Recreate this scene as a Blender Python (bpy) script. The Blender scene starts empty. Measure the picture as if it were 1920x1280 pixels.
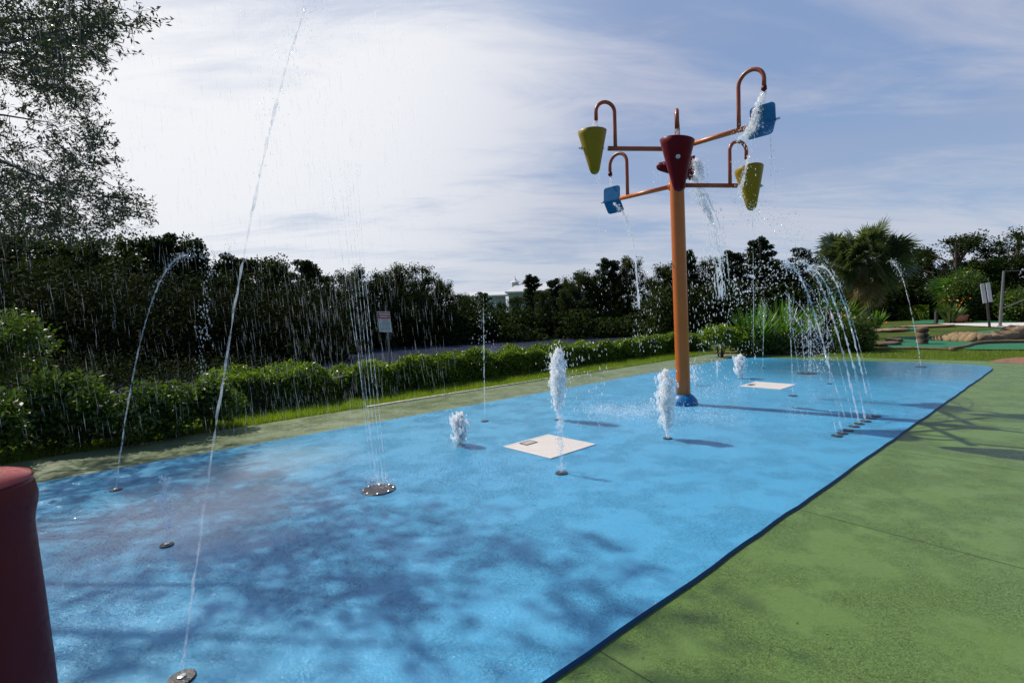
import bpy, math, random
import numpy as np
from mathutils import Vector
RA = math.radians
rng = np.random.default_rng(7); random.seed(7)
SC = bpy.context.scene
COL = SC.collection
# ------------------------------------------------------------------ camera
F = 960.0; H = 1.6; ROLL = RA(2.15); PITCH = RA(3.06)
cam = bpy.data.objects.new('camera', bpy.data.cameras.new('camera')); COL.objects.link(cam)
cam.data.sensor_width = 36; cam.data.lens = 36*F/1920; cam.data.clip_end = 3000; cam.data.clip_start = 0.05
FW = np.array([0, math.cos(PITCH), -math.sin(PITCH)]); _r = np.array([1., 0, 0]); _u = np.cross(_r, FW)
RT = math.cos(ROLL)*_r - math.sin(ROLL)*_u; UP = math.sin(ROLL)*_r + math.cos(ROLL)*_u
from mathutils import Matrix
M3 = Matrix(((RT[0], UP[0], -FW[0]), (RT[1], UP[1], -FW[1]), (RT[2], UP[2], -FW[2])))
cam.matrix_world = Matrix.Translation((0, 0, H)) @ M3.to_4x4()
SC.camera = cam
def ray(px, py): return FW + RT*((px-960)/F) + UP*((640-py)/F)
def G(px, py, z=0.0):
    d = ray(px, py); return np.array([0, 0, H]) + d*((z-H)/d[2])
def at(px, py, Y):
    d = ray(px, py); return np.array([0, 0, H]) + d*(Y/d[1])
def proj(p):
    v = np.asarray(p, float) - np.array([0, 0, H]); k = v@FW
    return 960+F*(v@RT)/k, 640-F*(v@UP)/k
# ------------------------------------------------------------------ sun, sky, exposure
SUN_AZ = -54.0; SUN_EL = 49.0
sd = np.array([math.sin(RA(SUN_AZ))*math.cos(RA(SUN_EL)), math.cos(RA(SUN_AZ))*math.cos(RA(SUN_EL)), math.sin(RA(SUN_EL))])
L = bpy.data.lights.new('sun', 'SUN'); L.energy = 4.6; L.angle = RA(0.53); L.color = (1, .94, .84)
lo = bpy.data.objects.new('sun', L); COL.objects.link(lo); lo.rotation_euler = Vector(-sd).to_track_quat('-Z', 'Y').to_euler()
lo.location = (-20, 15, 25)
SC.view_settings.view_transform = 'Standard'; SC.view_settings.look = 'None'; SC.view_settings.gamma = 1
SC.view_settings.exposure = 0.0
W = bpy.data.worlds.new('World'); SC.world = W; W.use_nodes = True
SC.cycles.max_bounces = 8; SC.cycles.transparent_max_bounces = 24; SC.cycles.caustics_reflective = False; SC.cycles.caustics_refractive = False

class NT:
    def __init__(s, tree): s.t = tree; s.n = tree.nodes; s.l = tree.links
    def new(s, typ, **kw):
        n = s.n.new(typ)
        for k, v in kw.items():
            if k.startswith('i_'): n.inputs[k[2:].replace('_', ' ')].default_value = v
            else: setattr(n, k, v)
        return n
    def link(s, a, b): s.l.new(a, b)
    def val(s, x, sock):
        if hasattr(x, 'is_linked') or isinstance(x, bpy.types.NodeSocket): s.l.new(x, sock)
        else: sock.default_value = x
    def math(s, op, a, b=0.0, clamp=False):
        n = s.n.new('ShaderNodeMath'); n.operation = op; n.use_clamp = clamp; s.val(a, n.inputs[0]); s.val(b, n.inputs[1]); return n.outputs[0]
    def mix(s, f, a, b, mode='MIX'):
        n = s.n.new('ShaderNodeMix'); n.data_type = 'RGBA'; n.blend_type = mode
        s.val(f, n.inputs[0]); s.val(a, n.inputs[6]); s.val(b, n.inputs[7]); return n.outputs[2]
    def noise(s, vec, scale, detail=4, rough=.55, dist=0.0):
        n = s.n.new('ShaderNodeTexNoise'); n.inputs['Scale'].default_value = scale; n.inputs['Detail'].default_value = detail
        n.inputs['Roughness'].default_value = rough; n.inputs['Distortion'].default_value = dist
        if vec is not None: s.l.new(vec, n.inputs['Vector'])
        return n.outputs['Fac']
    def ramp(s, f, stops, interp='LINEAR'):
        n = s.n.new('ShaderNodeValToRGB'); n.color_ramp.interpolation = interp; s.l.new(f, n.inputs[0]); e = n.color_ramp.elements
        while len(e) > 1: e.remove(e[0])
        e[0].position = stops[0][0]; e[0].color = c4(stops[0][1])
        for p, c in stops[1:]:
            x = e.new(p); x.color = c4(c)
        return n.outputs[0]
    def mapr(s, v, a, b, c=0.0, d=1.0, smooth=False):
        n = s.n.new('ShaderNodeMapRange'); n.interpolation_type = 'SMOOTHSTEP' if smooth else 'LINEAR'
        s.l.new(v, n.inputs[0]); n.inputs[1].default_value = a; n.inputs[2].default_value = b; n.inputs[3].default_value = c; n.inputs[4].default_value = d
        return n.outputs[0]
def c4(c):
    if isinstance(c, (int, float)): return (c, c, c, 1)
    return tuple(c)+(1,) if len(c) == 3 else tuple(c)

t = NT(W.node_tree); t.n.clear()
sky = t.new('ShaderNodeTexSky', sky_type='NISHITA', sun_disc=False, sun_elevation=RA(SUN_EL), sun_rotation=RA(SUN_AZ), air_density=1.0, dust_density=1.2, ozone_density=2.0)
tc = t.new('ShaderNodeTexCoord'); sep = t.new('ShaderNodeSeparateXYZ'); t.link(tc.outputs['Generated'], sep.inputs[0])
zz = t.math('ADD', t.math('MAXIMUM', sep.outputs[2], 0.0), 0.13)
cx = t.math('DIVIDE', sep.outputs[0], zz); cy = t.math('DIVIDE', sep.outputs[1], zz)
cmb = t.new('ShaderNodeCombineXYZ'); t.link(cx, cmb.inputs[0]); t.link(cy, cmb.inputs[1])
mp = t.new('ShaderNodeMapping'); t.link(cmb.outputs[0], mp.inputs[0]); mp.inputs['Rotation'].default_value = (0, 0, RA(28)); mp.inputs['Scale'].default_value = (.42, 1.15, 1); mp.inputs['Location'].default_value = (3.1, 1.2, 0)
n1 = t.noise(mp.outputs[0], 0.95, 9, .58, .7)
n2 = t.noise(mp.outputs[0], 3.4, 8, .64, 1.1)
n3 = t.noise(cmb.outputs[0], 0.42, 3, .5, .3)
cl = t.math('ADD', t.math('MULTIPLY', n1, .72), t.math('MULTIPLY', n2, .28))
def dirdot(v):
    d = t.new('ShaderNodeVectorMath', operation='DOT_PRODUCT'); t.link(tc.outputs['Generated'], d.inputs[0]); d.inputs[1].default_value = tuple(v); return d.outputs['Value']
gl = ray(380, 20); gl = gl/np.linalg.norm(gl)
glow = t.mapr(dirdot(gl), .76, .99, 0, 1, True)            # bright thin cloud veil towards the sun
sung = t.math('POWER', t.mapr(dirdot(sd), .3, 1.0, 0, 1), 2.0)
hor = t.mapr(sep.outputs[2], 0.0, .40, 1, 0, True)
cov = t.mapr(t.math('ADD', cl, t.math('ADD', t.math('MULTIPLY', glow, .10), t.math('MULTIPLY', hor, .07))), .41, .64, 0, 1, True)
cov = t.math('MULTIPLY', cov, t.math('MULTIPLY', t.mapr(sep.outputs[2], .52, .82, 1, .15, True), t.mapr(sep.outputs[1], -.35, .15, .25, 1, True)))   # clearer overhead and away from the sun
ccol = t.mix(hor, (.50, .53, .66, 1), (.60, .64, .72, 1))
ccol = t.mix(t.math('MULTIPLY', glow, .95), ccol, (.86, .88, .93, 1))
ccol = t.mix(t.math('MULTIPLY', sung, .8), ccol, (1.1, 1.08, 1.05, 1))
skc = t.mix(1.0, sky.outputs[0], (.092, .090, .092, 1), 'MULTIPLY')
blue = t.mix(t.mapr(n3, .35, .65), (.19, .35, .64, 1), (.34, .40, .59, 1))
blue = t.mix(t.math('MAXIMUM', t.mapr(sep.outputs[2], .52, .85, 0, 1, True), t.mapr(sep.outputs[1], -.35, .15, 1, 0, True)), blue, (.085, .17, .40, 1)); veil = t.mix(.85, skc, blue); veil = t.mix(t.math('MULTIPLY', glow, .75), veil, (.58, .64, .78, 1)); veil = t.mix(t.math('MULTIPLY', hor, .45), veil, (.50, .60, .72, 1))
fin = t.mix(t.math('MULTIPLY', cov, .88), veil, ccol)
bg = t.new('ShaderNodeBackground'); t.link(fin, bg.inputs[0]); bg.inputs[1].default_value = 1.0
wo = t.new('ShaderNodeOutputWorld'); t.link(bg.outputs[0], wo.inputs[0])

# ------------------------------------------------------------------ materials
MAT = {}
def newmat(name):
    m = bpy.data.materials.new(name); m.use_nodes = True; MAT[name] = m; q = NT(m.node_tree)
    b = q.n.get('Principled BSDF'); return m, q, b
def setp(b, **k):
    for a, v in k.items(): b.inputs[a.replace('_', ' ')].default_value = v
def paint(name, col, rough=.4, var=.18, bump=.0, scale=6, coat=0.0, metallic=0.0, spec=.5, bscale=None):
    m, q, b = newmat(name); tcx = q.new('ShaderNodeTexCoord'); v = tcx.outputs['Object']
    n = q.noise(v, scale, 6, .6); n2 = q.noise(v, scale*7, 3, .6)
    f = q.math('ADD', q.math('MULTIPLY', n, .65), q.math('MULTIPLY', n2, .35))
    c = np.array(col); q.link(q.ramp(f, [(.3, tuple(c*(1-var))), (.7, tuple(np.minimum(c*(1+var), 1)))]), b.inputs['Base Color'])
    q.link(q.mapr(n2, .3, .7, max(rough-.08, .02), rough+.1), b.inputs['Roughness'])
    setp(b, Metallic=metallic); b.inputs['Coat Weight'].default_value = coat; b.inputs['Specular IOR Level'].default_value = spec
    if bump:
        bp = q.new('ShaderNodeBump'); bp.inputs['Strength'].default_value = bump; bp.inputs['Distance'].default_value = .01
        q.link(q.noise(v, bscale or scale*12, 4, .6), bp.inputs['Height']); q.link(bp.outputs[0], b.inputs['Normal'])
    return m
def leafmat(name, col, col2, trans=.35, rough=.45, spec=.5):
    m, q, b = newmat(name); geo = q.new('ShaderNodeNewGeometry'); tcx = q.new('ShaderNodeTexCoord')
    r = geo.outputs['Random Per Island']; n = q.noise(tcx.outputs['Object'], 1.6, 3, .6)
    f = q.math('ADD', q.math('MULTIPLY', r, .6), q.math('MULTIPLY', n, .4))
    c = q.ramp(f, [(.15, col), (.85, col2)]); q.link(c, b.inputs['Base Color']); setp(b, Roughness=rough); b.inputs['Specular IOR Level'].default_value = spec
    tr = q.new('ShaderNodeBsdfTranslucent'); q.link(q.mix(1.0, c, (1.6, 1.75, .7, 1), 'MULTIPLY'), tr.inputs[0])
    ms = q.new('ShaderNodeMixShader'); ms.inputs[0].default_value = trans; q.link(b.outputs[0], ms.inputs[1]); q.link(tr.outputs[0], ms.inputs[2])
    out = [x for x in q.n if x.type == 'OUTPUT_MATERIAL'][0]; q.link(ms.outputs[0], out.inputs[0]); return m
def watermat(name, alpha=.5, tint=(.92, .95, 1), trans=.5, rough=.15):
    m, q, b = newmat(name); setp(b, Roughness=rough); b.inputs['Base Color'].default_value = c4(tint); b.inputs['Specular IOR Level'].default_value = .9
    tr = q.new('ShaderNodeBsdfTranslucent'); tr.inputs[0].default_value = c4(tint)
    tp = q.new('ShaderNodeBsdfTransparent'); a = q.new('ShaderNodeMixShader'); a.inputs[0].default_value = trans
    q.link(b.outputs[0], a.inputs[1]); q.link(tr.outputs[0], a.inputs[2])
    z = q.new('ShaderNodeMixShader'); q.link(tp.outputs[0], z.inputs[1]); q.link(a.outputs[0], z.inputs[2])
    tcx = q.new('ShaderNodeTexCoord'); n = q.noise(tcx.outputs['Object'], 22, 3, .6)
    q.link(q.mapr(n, .3, .7, max(alpha-.22, 0.02), min(alpha+.22, 1)), z.inputs[0])
    out = [x for x in q.n if x.type == 'OUTPUT_MATERIAL'][0]; q.link(z.outputs[0], out.inputs[0]); return m

ZP = .025
def deckmat(name, base, dark, pit, wetbias, pad=False):
    m, q, b = newmat(name); tcx = q.new('ShaderNodeTexCoord'); v = tcx.outputs['Object']
    big = q.noise(v, .55, 5, .6, .6); mid = q.noise(v, 3.2, 5, .6, .4); fine = q.noise(v, 55 if pad else 30, 5, .65, .3)
    # knock-down texture: thin worm-like troughs
    w1 = q.noise(v, 85, 3, .55, 1.0)
    tr_ = q.math('ABSOLUTE', q.math('SUBTRACT', w1, .5)); trough = q.mapr(tr_, .0, .035, 1, 0, True)
    patch = q.mapr(q.noise(v, 2.1, 4, .6), .42, .62, 0, 1, True)
    trough = q.math('MULTIPLY', trough, q.math('ADD', q.math('MULTIPLY', patch, .7), .12))
    c = q.ramp(q.math('ADD', q.math('MULTIPLY', big, .55), q.math('MULTIPLY', mid, .45)), [(.36, dark), (.62, base)])
    if not pad:     # greyer strip on the grass side: mostly glare painted into the colour, some dirt
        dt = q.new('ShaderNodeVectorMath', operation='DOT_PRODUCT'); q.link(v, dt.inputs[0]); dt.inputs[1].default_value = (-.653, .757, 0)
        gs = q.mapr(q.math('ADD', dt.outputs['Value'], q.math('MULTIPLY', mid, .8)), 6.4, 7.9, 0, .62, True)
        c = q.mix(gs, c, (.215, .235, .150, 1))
    c = q.mix(q.math('MULTIPLY', q.mapr(fine, .35, .7), .16 if pad else .34), c, c4(tuple(np.array(dark)*.8)))
    c = q.mix(q.math('MULTIPLY', trough, .50 if not pad else .15), c, c4(pit)); q.link(c, b.inputs['Base Color'])
    wet = q.mapr(q.math('ADD', q.math('MULTIPLY', big, .5), q.math('MULTIPLY', mid, .5)), .40-wetbias, .60-wetbias, 0, 1, True)
    pmax = None
    rr_ = q.mapr(wet, 0, 1, .50 if not pad else .42, .17 if pad else .27)
    if pad:
        for pc_, pr_ in ((G(330, 965, ZP), 1.5), (G(140, 985, ZP), 1.2), (G(500, 870, ZP), 1.3), (G(1600, 690, ZP), 2.6)):
            dn = q.new('ShaderNodeVectorMath', operation='DISTANCE'); q.link(v, dn.inputs[0]); dn.inputs[1].default_value = tuple(pc_)
            pm = q.mapr(q.math('ADD', dn.outputs['Value'], q.math('MULTIPLY', mid, 1.2)), pr_*.6, pr_*1.5, 1, 0, True)
            rr_ = q.math('SUBTRACT', rr_, q.math('MULTIPLY', pm, .16)); pmax = pm if pmax is None else q.math('MAXIMUM', pmax, pm)
        rr_ = q.math('MAXIMUM', rr_, .05)
    q.link(rr_, b.inputs['Roughness'])
    b.inputs['Specular IOR Level'].default_value = .5
    if pad:
        q.link(q.mapr(pmax, 0, 1, .07, 1.0), b.inputs['Coat Weight']); b.inputs['Specular IOR Level'].default_value = .38; b.inputs['Coat Roughness'].default_value = .10; b.inputs['Coat IOR'].default_value = 1.33
    hgt = q.math('SUBTRACT', q.math('MULTIPLY', fine, .8 if pad else .6), q.math('MULTIPLY', trough, 1.0 if not pad else .4))
    bp = q.new('ShaderNodeBump'); bp.inputs['Strength'].default_value = .9; bp.inputs['Distance'].default_value = .0085 if pad else .007
    q.link(hgt, bp.inputs['Height'])
    bp2 = q.new('ShaderNodeBump'); bp2.inputs['Strength'].default_value = .5; bp2.inputs['Distance'].default_value = .02
    q.link(mid, bp2.inputs['Height']); q.link(bp2.outputs[0], bp.inputs['Normal']); q.link(bp.outputs[0], b.inputs['Normal'])
    if pad:
        bp3 = q.new('ShaderNodeBump'); bp3.inputs['Strength'].default_value = .6; bp3.inputs['Distance'].default_value = .004
        q.link(q.noise(v, 24, 4, .6, .5), bp3.inputs['Height']); q.link(bp3.outputs[0], b.inputs['Coat Normal'])
    return m
M_pad = deckmat('blue_pad_coating', (.085, .385, .62), (.062, .345, .58), (.012, .13, .34), .10, True)
M_padedge = paint('blue_pad_edge', (.004, .055, .17), .6, .15, .3, 20)
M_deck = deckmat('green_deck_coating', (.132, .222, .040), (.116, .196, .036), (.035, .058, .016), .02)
M_joint = paint('joint_filler', (.03, .045, .02), .8, .2)
M_kerb = paint('pale_concrete', (.55, .50, .42), .8, .12, .3, 8)
M_white = paint('ivory_grate', (.72, .66, .60), .45, .06, .0, 4)
M_black = paint('black_cover', (.018, .018, .024), .3, .3, .3, 14)
M_dgrey = paint('dark_slot', (.05, .05, .055), .6, .2)
M_steel = paint('steel', (.55, .55, .55), .25, .1, metallic=1.0)
M_orange = paint('orange_powder_coat', (.56, .125, .014), .36, .10, .0, 3, coat=.08)
M_redor = paint('faded_red_orange_pipe', (.33, .065, .022), .4, .14, .0, 4, coat=.05)
M_yellow = paint('yellow_plastic', (.27, .175, .002), .42, .1, .0, 3, spec=.25)
M_red = paint('crimson_plastic', (.12, .001, .007), .42, .1, .0, 3, spec=.15)
M_redpost = paint('red_powder_coat', (.105, .002, .004), .45, .12, .12, 5, spec=.25)  # bollard body's backlit shade is put into this darkened red
M_redcap = paint('sunlit_red_cap', (.36, .022, .018), .35, .12, .1, 9, coat=.2)  # sunlight on the cap painted in as a lighter red
M_blue = paint('blue_plastic', (.003, .125, .30), .4, .1, .0, 3, spec=.3)
M_foam = watermat('aerated_water', .42, (1, 1, 1), .6, .4)
M_wat = watermat('clear_water', .23, (.90, .94, 1), .5, .08)
M_drop = watermat('water_drops', .36, (.95, .97, 1), .6, .08)
M_mist = watermat('fine_spray', .10, (.95, .97, 1), .7, .2)
M_film = watermat('splash_film', .22, (.92, .96, 1), .4, .1)
m, q, b = newmat('water_beads'); setp(b, Roughness=.04); b.inputs['Base Color'].default_value = (.35, .58, .78, 1); b.inputs['Specular IOR Level'].default_value = 1.0; M_bead = m
m, q, b = newmat('clear_beads'); setp(b, Roughness=.03); b.inputs['Base Color'].default_value = (.5, .25, .25, 1); b.inputs['Specular IOR Level'].default_value = 1.0; M_bead2 = m
M_rock = paint('tan_artificial_rock', (.27, .18, .095), .85, .35, .9, 3, bscale=14)
M_border = paint('brown_rock_border', (.17, .115, .07), .85, .35, .8, 5)
M_turf = paint('green_putting_turf', (.010, .135, .055), .9, .15, .3, 3)
M_path = paint('pale_path', (.62, .58, .54), .8, .08)
M_clay = paint('terracotta_paving', (.24, .11, .06), .8, .2, .3)
M_bark = paint('bark', (.075, .055, .042), .9, .35, .8, 9)
M_palmbark = paint('palm_bark', (.14, .10, .065), .9, .4, .9, 12)
M_metal = paint('weathered_grey_post', (.16, .16, .16), .55, .15)
M_dpost = paint('dark_post', (.05, .048, .045), .6, .2)
M_sw = paint('white_sign_face', (.62, .60, .60), .4, .05)
M_sr = paint('red_sign_header', (.42, .03, .03), .45, .08)
M_stext = paint('sign_lettering', (.16, .14, .15), .6, .1)
M_strw = paint('sign_lettering_white', (.75, .7, .7), .6, .05)
M_totem = paint('carved_brown_wood', (.15, .085, .05), .7, .4, .6, 9)
M_totemd = paint('dark_carving', (.03, .02, .015), .8, .3)
M_wall = paint('pale_green_siding', (.36, .42, .38), .7, .08)
M_roof = paint('silver_metal_roof', (.62, .62, .60), .4, .08)
M_trim = paint('white_trim', (.75, .75, .75), .5, .04)
M_glass = paint('dark_window', (.06, .08, .09), .1, .1)
M_oak = leafmat('oak_leaves', (.020, .028, .012), (.060, .072, .030), .30, .38)
M_t1 = leafmat('dark_tree_leaves', (.012, .022, .007), (.046, .064, .018), .25, .75, .08)
M_t2 = leafmat('olive_tree_leaves', (.020, .030, .008), (.072, .086, .022), .27, .75, .08)
M_t3 = leafmat('pine_needles', (.010, .020, .008), (.034, .052, .016), .2, .75, .08)
M_t4 = leafmat('thicket_leaves', (.007, .012, .005), (.040, .050, .014), .12, .8, .06)
M_hedge = leafmat('hedge_leaves', (.030, .070, .008), (.21, .29, .018), .36, .34)
M_core = paint('dark_core', (.012, .016, .007), .95, .4)
M_shrub = leafmat('shrub_leaves', (.030, .060, .010), (.10, .15, .022), .36, .42)
M_palm = leafmat('palm_leaves', (.045, .065, .030), (.13, .155, .075), .30, .38)
M_trop = leafmat('tropical_leaves', (.03, .085, .012), (.11, .20, .03), .4, .35)
M_grass = leafmat('grass_blades', (.10, .17, .012), (.235, .285, .035), .5, .5)
M_grassdry = leafmat('dry_grass', (.13, .10, .03), (.26, .19, .06), .35, .6)
M_flower = leafmat('orange_petals', (.75, .09, .01), (.9, .22, .03), .3, .5)
m, q, b = newmat('lawn'); tcx = q.new('ShaderNodeTexCoord'); v = tcx.outputs['Object']
f = q.math('ADD', q.math('MULTIPLY', q.noise(v, .5, 5, .6), .6), q.math('MULTIPLY', q.noise(v, 12, 5, .7), .4))
q.link(q.ramp(f, [(.35, (.045, .062, .014)), (.5, (.075, .115, .022)), (.68, (.13, .155, .035))]), b.inputs['Base Color']); setp(b, Roughness=.95)
b.inputs['Specular IOR Level'].default_value = .1
bp = q.new('ShaderNodeBump'); bp.inputs['Strength'].default_value = 1; bp.inputs['Distance'].default_value = .05; q.link(q.noise(v, 40, 4, .7), bp.inputs['Height']); q.link(bp.outputs[0], b.inputs['Normal']); M_lawn = m
m, q, b = newmat('pond_water'); tcx = q.new('ShaderNodeTexCoord'); v = tcx.outputs['Object']
b.inputs['Base Color'].default_value = (.05, .06, .10, 1); setp(b, Roughness=.12)
mpn = q.new('ShaderNodeMapping'); q.link(v, mpn.inputs[0]); mpn.inputs['Scale'].default_value = (1, .6, 1)
bp = q.new('ShaderNodeBump'); bp.inputs['Strength'].default_value = 1; bp.inputs['Distance'].default_value = .14
q.link(q.noise(mpn.outputs[0], 2.6, 6, .65, .5), bp.inputs['Height']); q.link(bp.outputs[0], b.inputs['Normal']); M_pond = m

# ------------------------------------------------------------------ builders
def tagp(o, label=None, cat=None, group=None, kind=None):
    if label: o['label'] = label
    if cat: o['category'] = cat
    if group: o['group'] = group
    if kind: o['kind'] = kind
    return o
class MB:
    def __init__(s): s.v = []; s.f = []; s.n = 0
    def add(s, V, Fc):
        V = np.asarray(V, float); s.v.append(V); s.f += [tuple(i+s.n for i in fc) for fc in Fc]; s.n += len(V)
    def arr(s, V, Fa):
        s.v.append(V); s.f += (Fa+s.n).tolist(); s.n += len(V)
    def box(s, c, size, ax=None):
        c = np.asarray(c, float); sx, sy, sz = np.asarray(size)/2; A = np.eye(3) if ax is None else np.asarray(ax)
        V = np.array([(x, y, z) for z in (-sz, sz) for y in (-sy, sy) for x in (-sx, sx)])@A + c
        s.add(V, [(0, 2, 3, 1), (4, 5, 7, 6), (0, 1, 5, 4), (2, 6, 7, 3), (0, 4, 6, 2), (1, 3, 7, 5)])
    def tube(s, pts, rad, n=12, cap=True):
        P = np.asarray(pts, float); k = len(P); R = np.full(k, rad) if np.isscalar(rad) else np.asarray(rad, float)
        T = np.gradient(P, axis=0); T /= np.linalg.norm(T, axis=1)[:, None]+1e-9
        a = np.array([0, 0, 1.]) if abs(T[0][2]) < .9 else np.array([1., 0, 0]); N = np.cross(T[0], a); N /= np.linalg.norm(N); V = []
        ang = np.arange(n)*2*np.pi/n
        for i in range(k):
            N = N-T[i]*(N@T[i]); N /= np.linalg.norm(N)+1e-9; Bn = np.cross(T[i], N)
            V.append(P[i]+R[i]*(np.cos(ang)[:, None]*N+np.sin(ang)[:, None]*Bn))
        Fc = [(i*n+j, i*n+(j+1) % n, (i+1)*n+(j+1) % n, (i+1)*n+j) for i in range(k-1) for j in range(n)]
        if cap: Fc += [tuple(range(n))[::-1], tuple((k-1)*n+j for j in range(n))]
        s.add(np.vstack(V), Fc)
    def lathe(s, prof, c=(0, 0, 0), n=32, axis=None, sq=0.0, capb=True):
        ang = np.arange(n)*2*np.pi/n; V = []
        shp = 1.0 if not sq else (np.abs(np.cos(ang))**(2/(1-sq)*1.0)+np.abs(np.sin(ang))**(2/(1-sq)))**(-(1-sq)/2)
        for r, z in prof: V.append(np.stack([r*shp*np.cos(ang), r*shp*np.sin(ang), np.full(n, z)], 1))
        V = np.vstack(V)
        if axis is not None: V = V@np.asarray(axis)
        V = V+np.asarray(c, float); k = len(prof)
        Fc = [(i*n+j, i*n+(j+1) % n, (i+1)*n+(j+1) % n, (i+1)*n+j) for i in range(k-1) for j in range(n)]
        if capb: Fc += [tuple(range(n))[::-1], tuple((k-1)*n+j for j in range(n))]
        s.add(V, Fc)
    def prism(s, poly, z0, z1):
        k = len(poly); V = [(p[0], p[1], z0) for p in poly]+[(p[0], p[1], z1) for p in poly]
        s.add(V, [tuple(range(k))[::-1], tuple(range(k, 2*k))]+[(i, (i+1) % k, k+(i+1) % k, k+i) for i in range(k)])
    def build(s, name, mat, parent=None, smooth=False):
        me = bpy.data.meshes.new(name); V = np.vstack(s.v) if s.v else np.zeros((0, 3))
        me.from_pydata(V.tolist(), [], s.f); me.update()
        if smooth: me.polygons.foreach_set('use_smooth', [True]*len(me.polygons))
        for mm in (mat if isinstance(mat, (list, tuple)) else [mat]): me.materials.append(mm)
        o = bpy.data.objects.new(name, me); COL.objects.link(o)
        if parent is not None: o.parent = parent; o.matrix_parent_inverse = Matrix.Identity(4); o.location = -Vector(parent.location) if parent.get('_w') else (0, 0, 0)
        return o
def empty(name, loc, world=True):
    o = bpy.data.objects.new(name, None); COL.objects.link(o); o.location = tuple(float(x) for x in loc); o.empty_display_size = .2
    if world: o['_w'] = 1          # parts of this thing are meshed in world coordinates
    return o
def structure(o): o['kind'] = 'structure'; return o
def fastmesh(name, V, Q, mat, parent=None, smooth=False):
    me = bpy.data.meshes.new(name); V = np.ascontiguousarray(V, dtype=np.float32); Q = np.ascontiguousarray(Q, dtype=np.int32); k = Q.shape[1]
    me.vertices.add(len(V)); me.vertices.foreach_set('co', V.ravel()); me.loops.add(Q.size); me.loops.foreach_set('vertex_index', Q.ravel())
    me.polygons.add(len(Q)); me.polygons.foreach_set('loop_start', np.arange(len(Q), dtype=np.int32)*k); me.polygons.foreach_set('loop_total', np.full(len(Q), k, dtype=np.int32))
    if smooth: me.polygons.foreach_set('use_smooth', np.ones(len(Q), dtype=bool))
    me.update(calc_edges=True); me.materials.append(mat); o = bpy.data.objects.new(name, me); COL.objects.link(o)
    if parent is not None:
        o.parent = parent
        if parent.get('_w'): o.location = -Vector(parent.location)
    return o
def unit(v): return v/(np.linalg.norm(v, axis=-1, keepdims=True)+1e-9)
def leaf_arrays(C, ln, wd, axis=None, jit=.6, flat=.0):
    """rhombic folded leaves; C Nx3 centres, axis Nx3 preferred direction"""
    N = len(C); d = rng.normal(size=(N, 3))
    if flat: d[:, 2] *= (1-flat)
    if axis is not None: d = unit(unit(axis)+jit*d)
    d = unit(d); n = rng.normal(size=(N, 3)); n[:, 2] += flat*3; s_ = unit(np.cross(d, n)); nn = np.cross(s_, d)
    l = (ln*rng.uniform(.7, 1.25, N))[:, None]; w = (wd*rng.uniform(.7, 1.2, N))[:, None]
    V = np.stack([C-d*l*.5, C+s_*w*.5+nn*w*.18-d*l*.02, C+d*l*.5, C-s_*w*.5+nn*w*.18-d*l*.02], 1).reshape(-1, 3)
    return V, np.arange(4*N).reshape(-1, 4)
def drop_arrays(C, r, axis=None, stretch=1.0):
    """small bipyramids (4-sided) : drops; stretched along axis"""
    N = len(C); r = np.broadcast_to(np.asarray(r, float), (N,)); st = np.broadcast_to(np.asarray(stretch, float), (N,))
    a = unit(rng.normal(size=(N, 3))) if axis is None else unit(np.broadcast_to(np.asarray(axis, float), (N, 3))+rng.normal(size=(N, 3))*.04)
    s1 = unit(np.cross(a, rng.normal(size=(N, 3)))); s2 = np.cross(a, s1); R = r[:, None]; S = st[:, None]
    V = np.stack([C-a*R*S, C+s1*R, C+s2*R, C-s1*R, C-s2*R, C+a*R*S], 1).reshape(-1, 3)
    T = np.array([(0, 2, 1), (0, 3, 2), (0, 4, 3), (0, 1, 4), (5, 1, 2), (5, 2, 3), (5, 3, 4), (5, 4, 1)])
    return V, (T[None]+6*np.arange(N)[:, None, None]).reshape(-1, 3)
def join_arr(parts):
    V = []; Q = []; n = 0
    for v, q_ in parts: V.append(v); Q.append(q_+n); n += len(v)
    return np.vstack(V), np.vstack(Q)

# ------------------------------------------------------------------ ground, deck, pad, pond
PD = unit(np.array([.757, .653, 0])); PN = np.array([-PD[1], PD[0], 0])          # pad's long direction and its left normal
ZP = .025
padL = G(66, 905.5, ZP); padR = G(1022.5, 1280, ZP)
gL = G(400, 809.5); 
def side(p, q0): return (p[0]-q0[0])*PN[0]+(p[1]-q0[1])*PN[1]
def gheight(x, y):
    """terrain: level by the pad, down to the pond on its far left side, level golf course to the right"""
    s_ = side((x, y), gL)
    a = np.clip((s_-1.9)/3.0, 0, 1); a = a*a*(3-2*a)
    far = np.clip((y-46-.10*(x+10))/8, 0, 1)
    rt = np.clip((x-14-.15*(y-20))/8, 0, 1)
    z = -1.75*a*(1-far)-.25*far*a
    return z*(1-rt)
xs = np.concatenate([np.linspace(-700, -60, 12), np.arange(-56, 70, 1.0), np.linspace(76, 700, 12)])
ys = np.concatenate([np.linspace(-60, -6, 6), np.arange(-4, 90, 1.0), np.linspace(98, 900, 14)])
X, Y = np.meshgrid(xs, ys); Z = gheight(X, Y)-.035
V = np.stack([X.ravel(), Y.ravel(), Z.ravel()], 1); nx = len(xs)
I = np.arange(len(V)).reshape(X.shape); Q = np.stack([I[:-1, :-1].ravel(), I[:-1, 1:].ravel(), I[1:, 1:].ravel(), I[1:, :-1].ravel()], 1)
structure(fastmesh('ground', V, Q, M_lawn, smooth=True))
mb = MB(); PW = at(-900, 700, 10)
mb.add([(-90, 2, -1.0), (40, 2, -1.0), (40, 75, -1.0), (-90, 75, -1.0)], [(0, 1, 2, 3)]); structure(mb.build('pond', M_pond))

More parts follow.
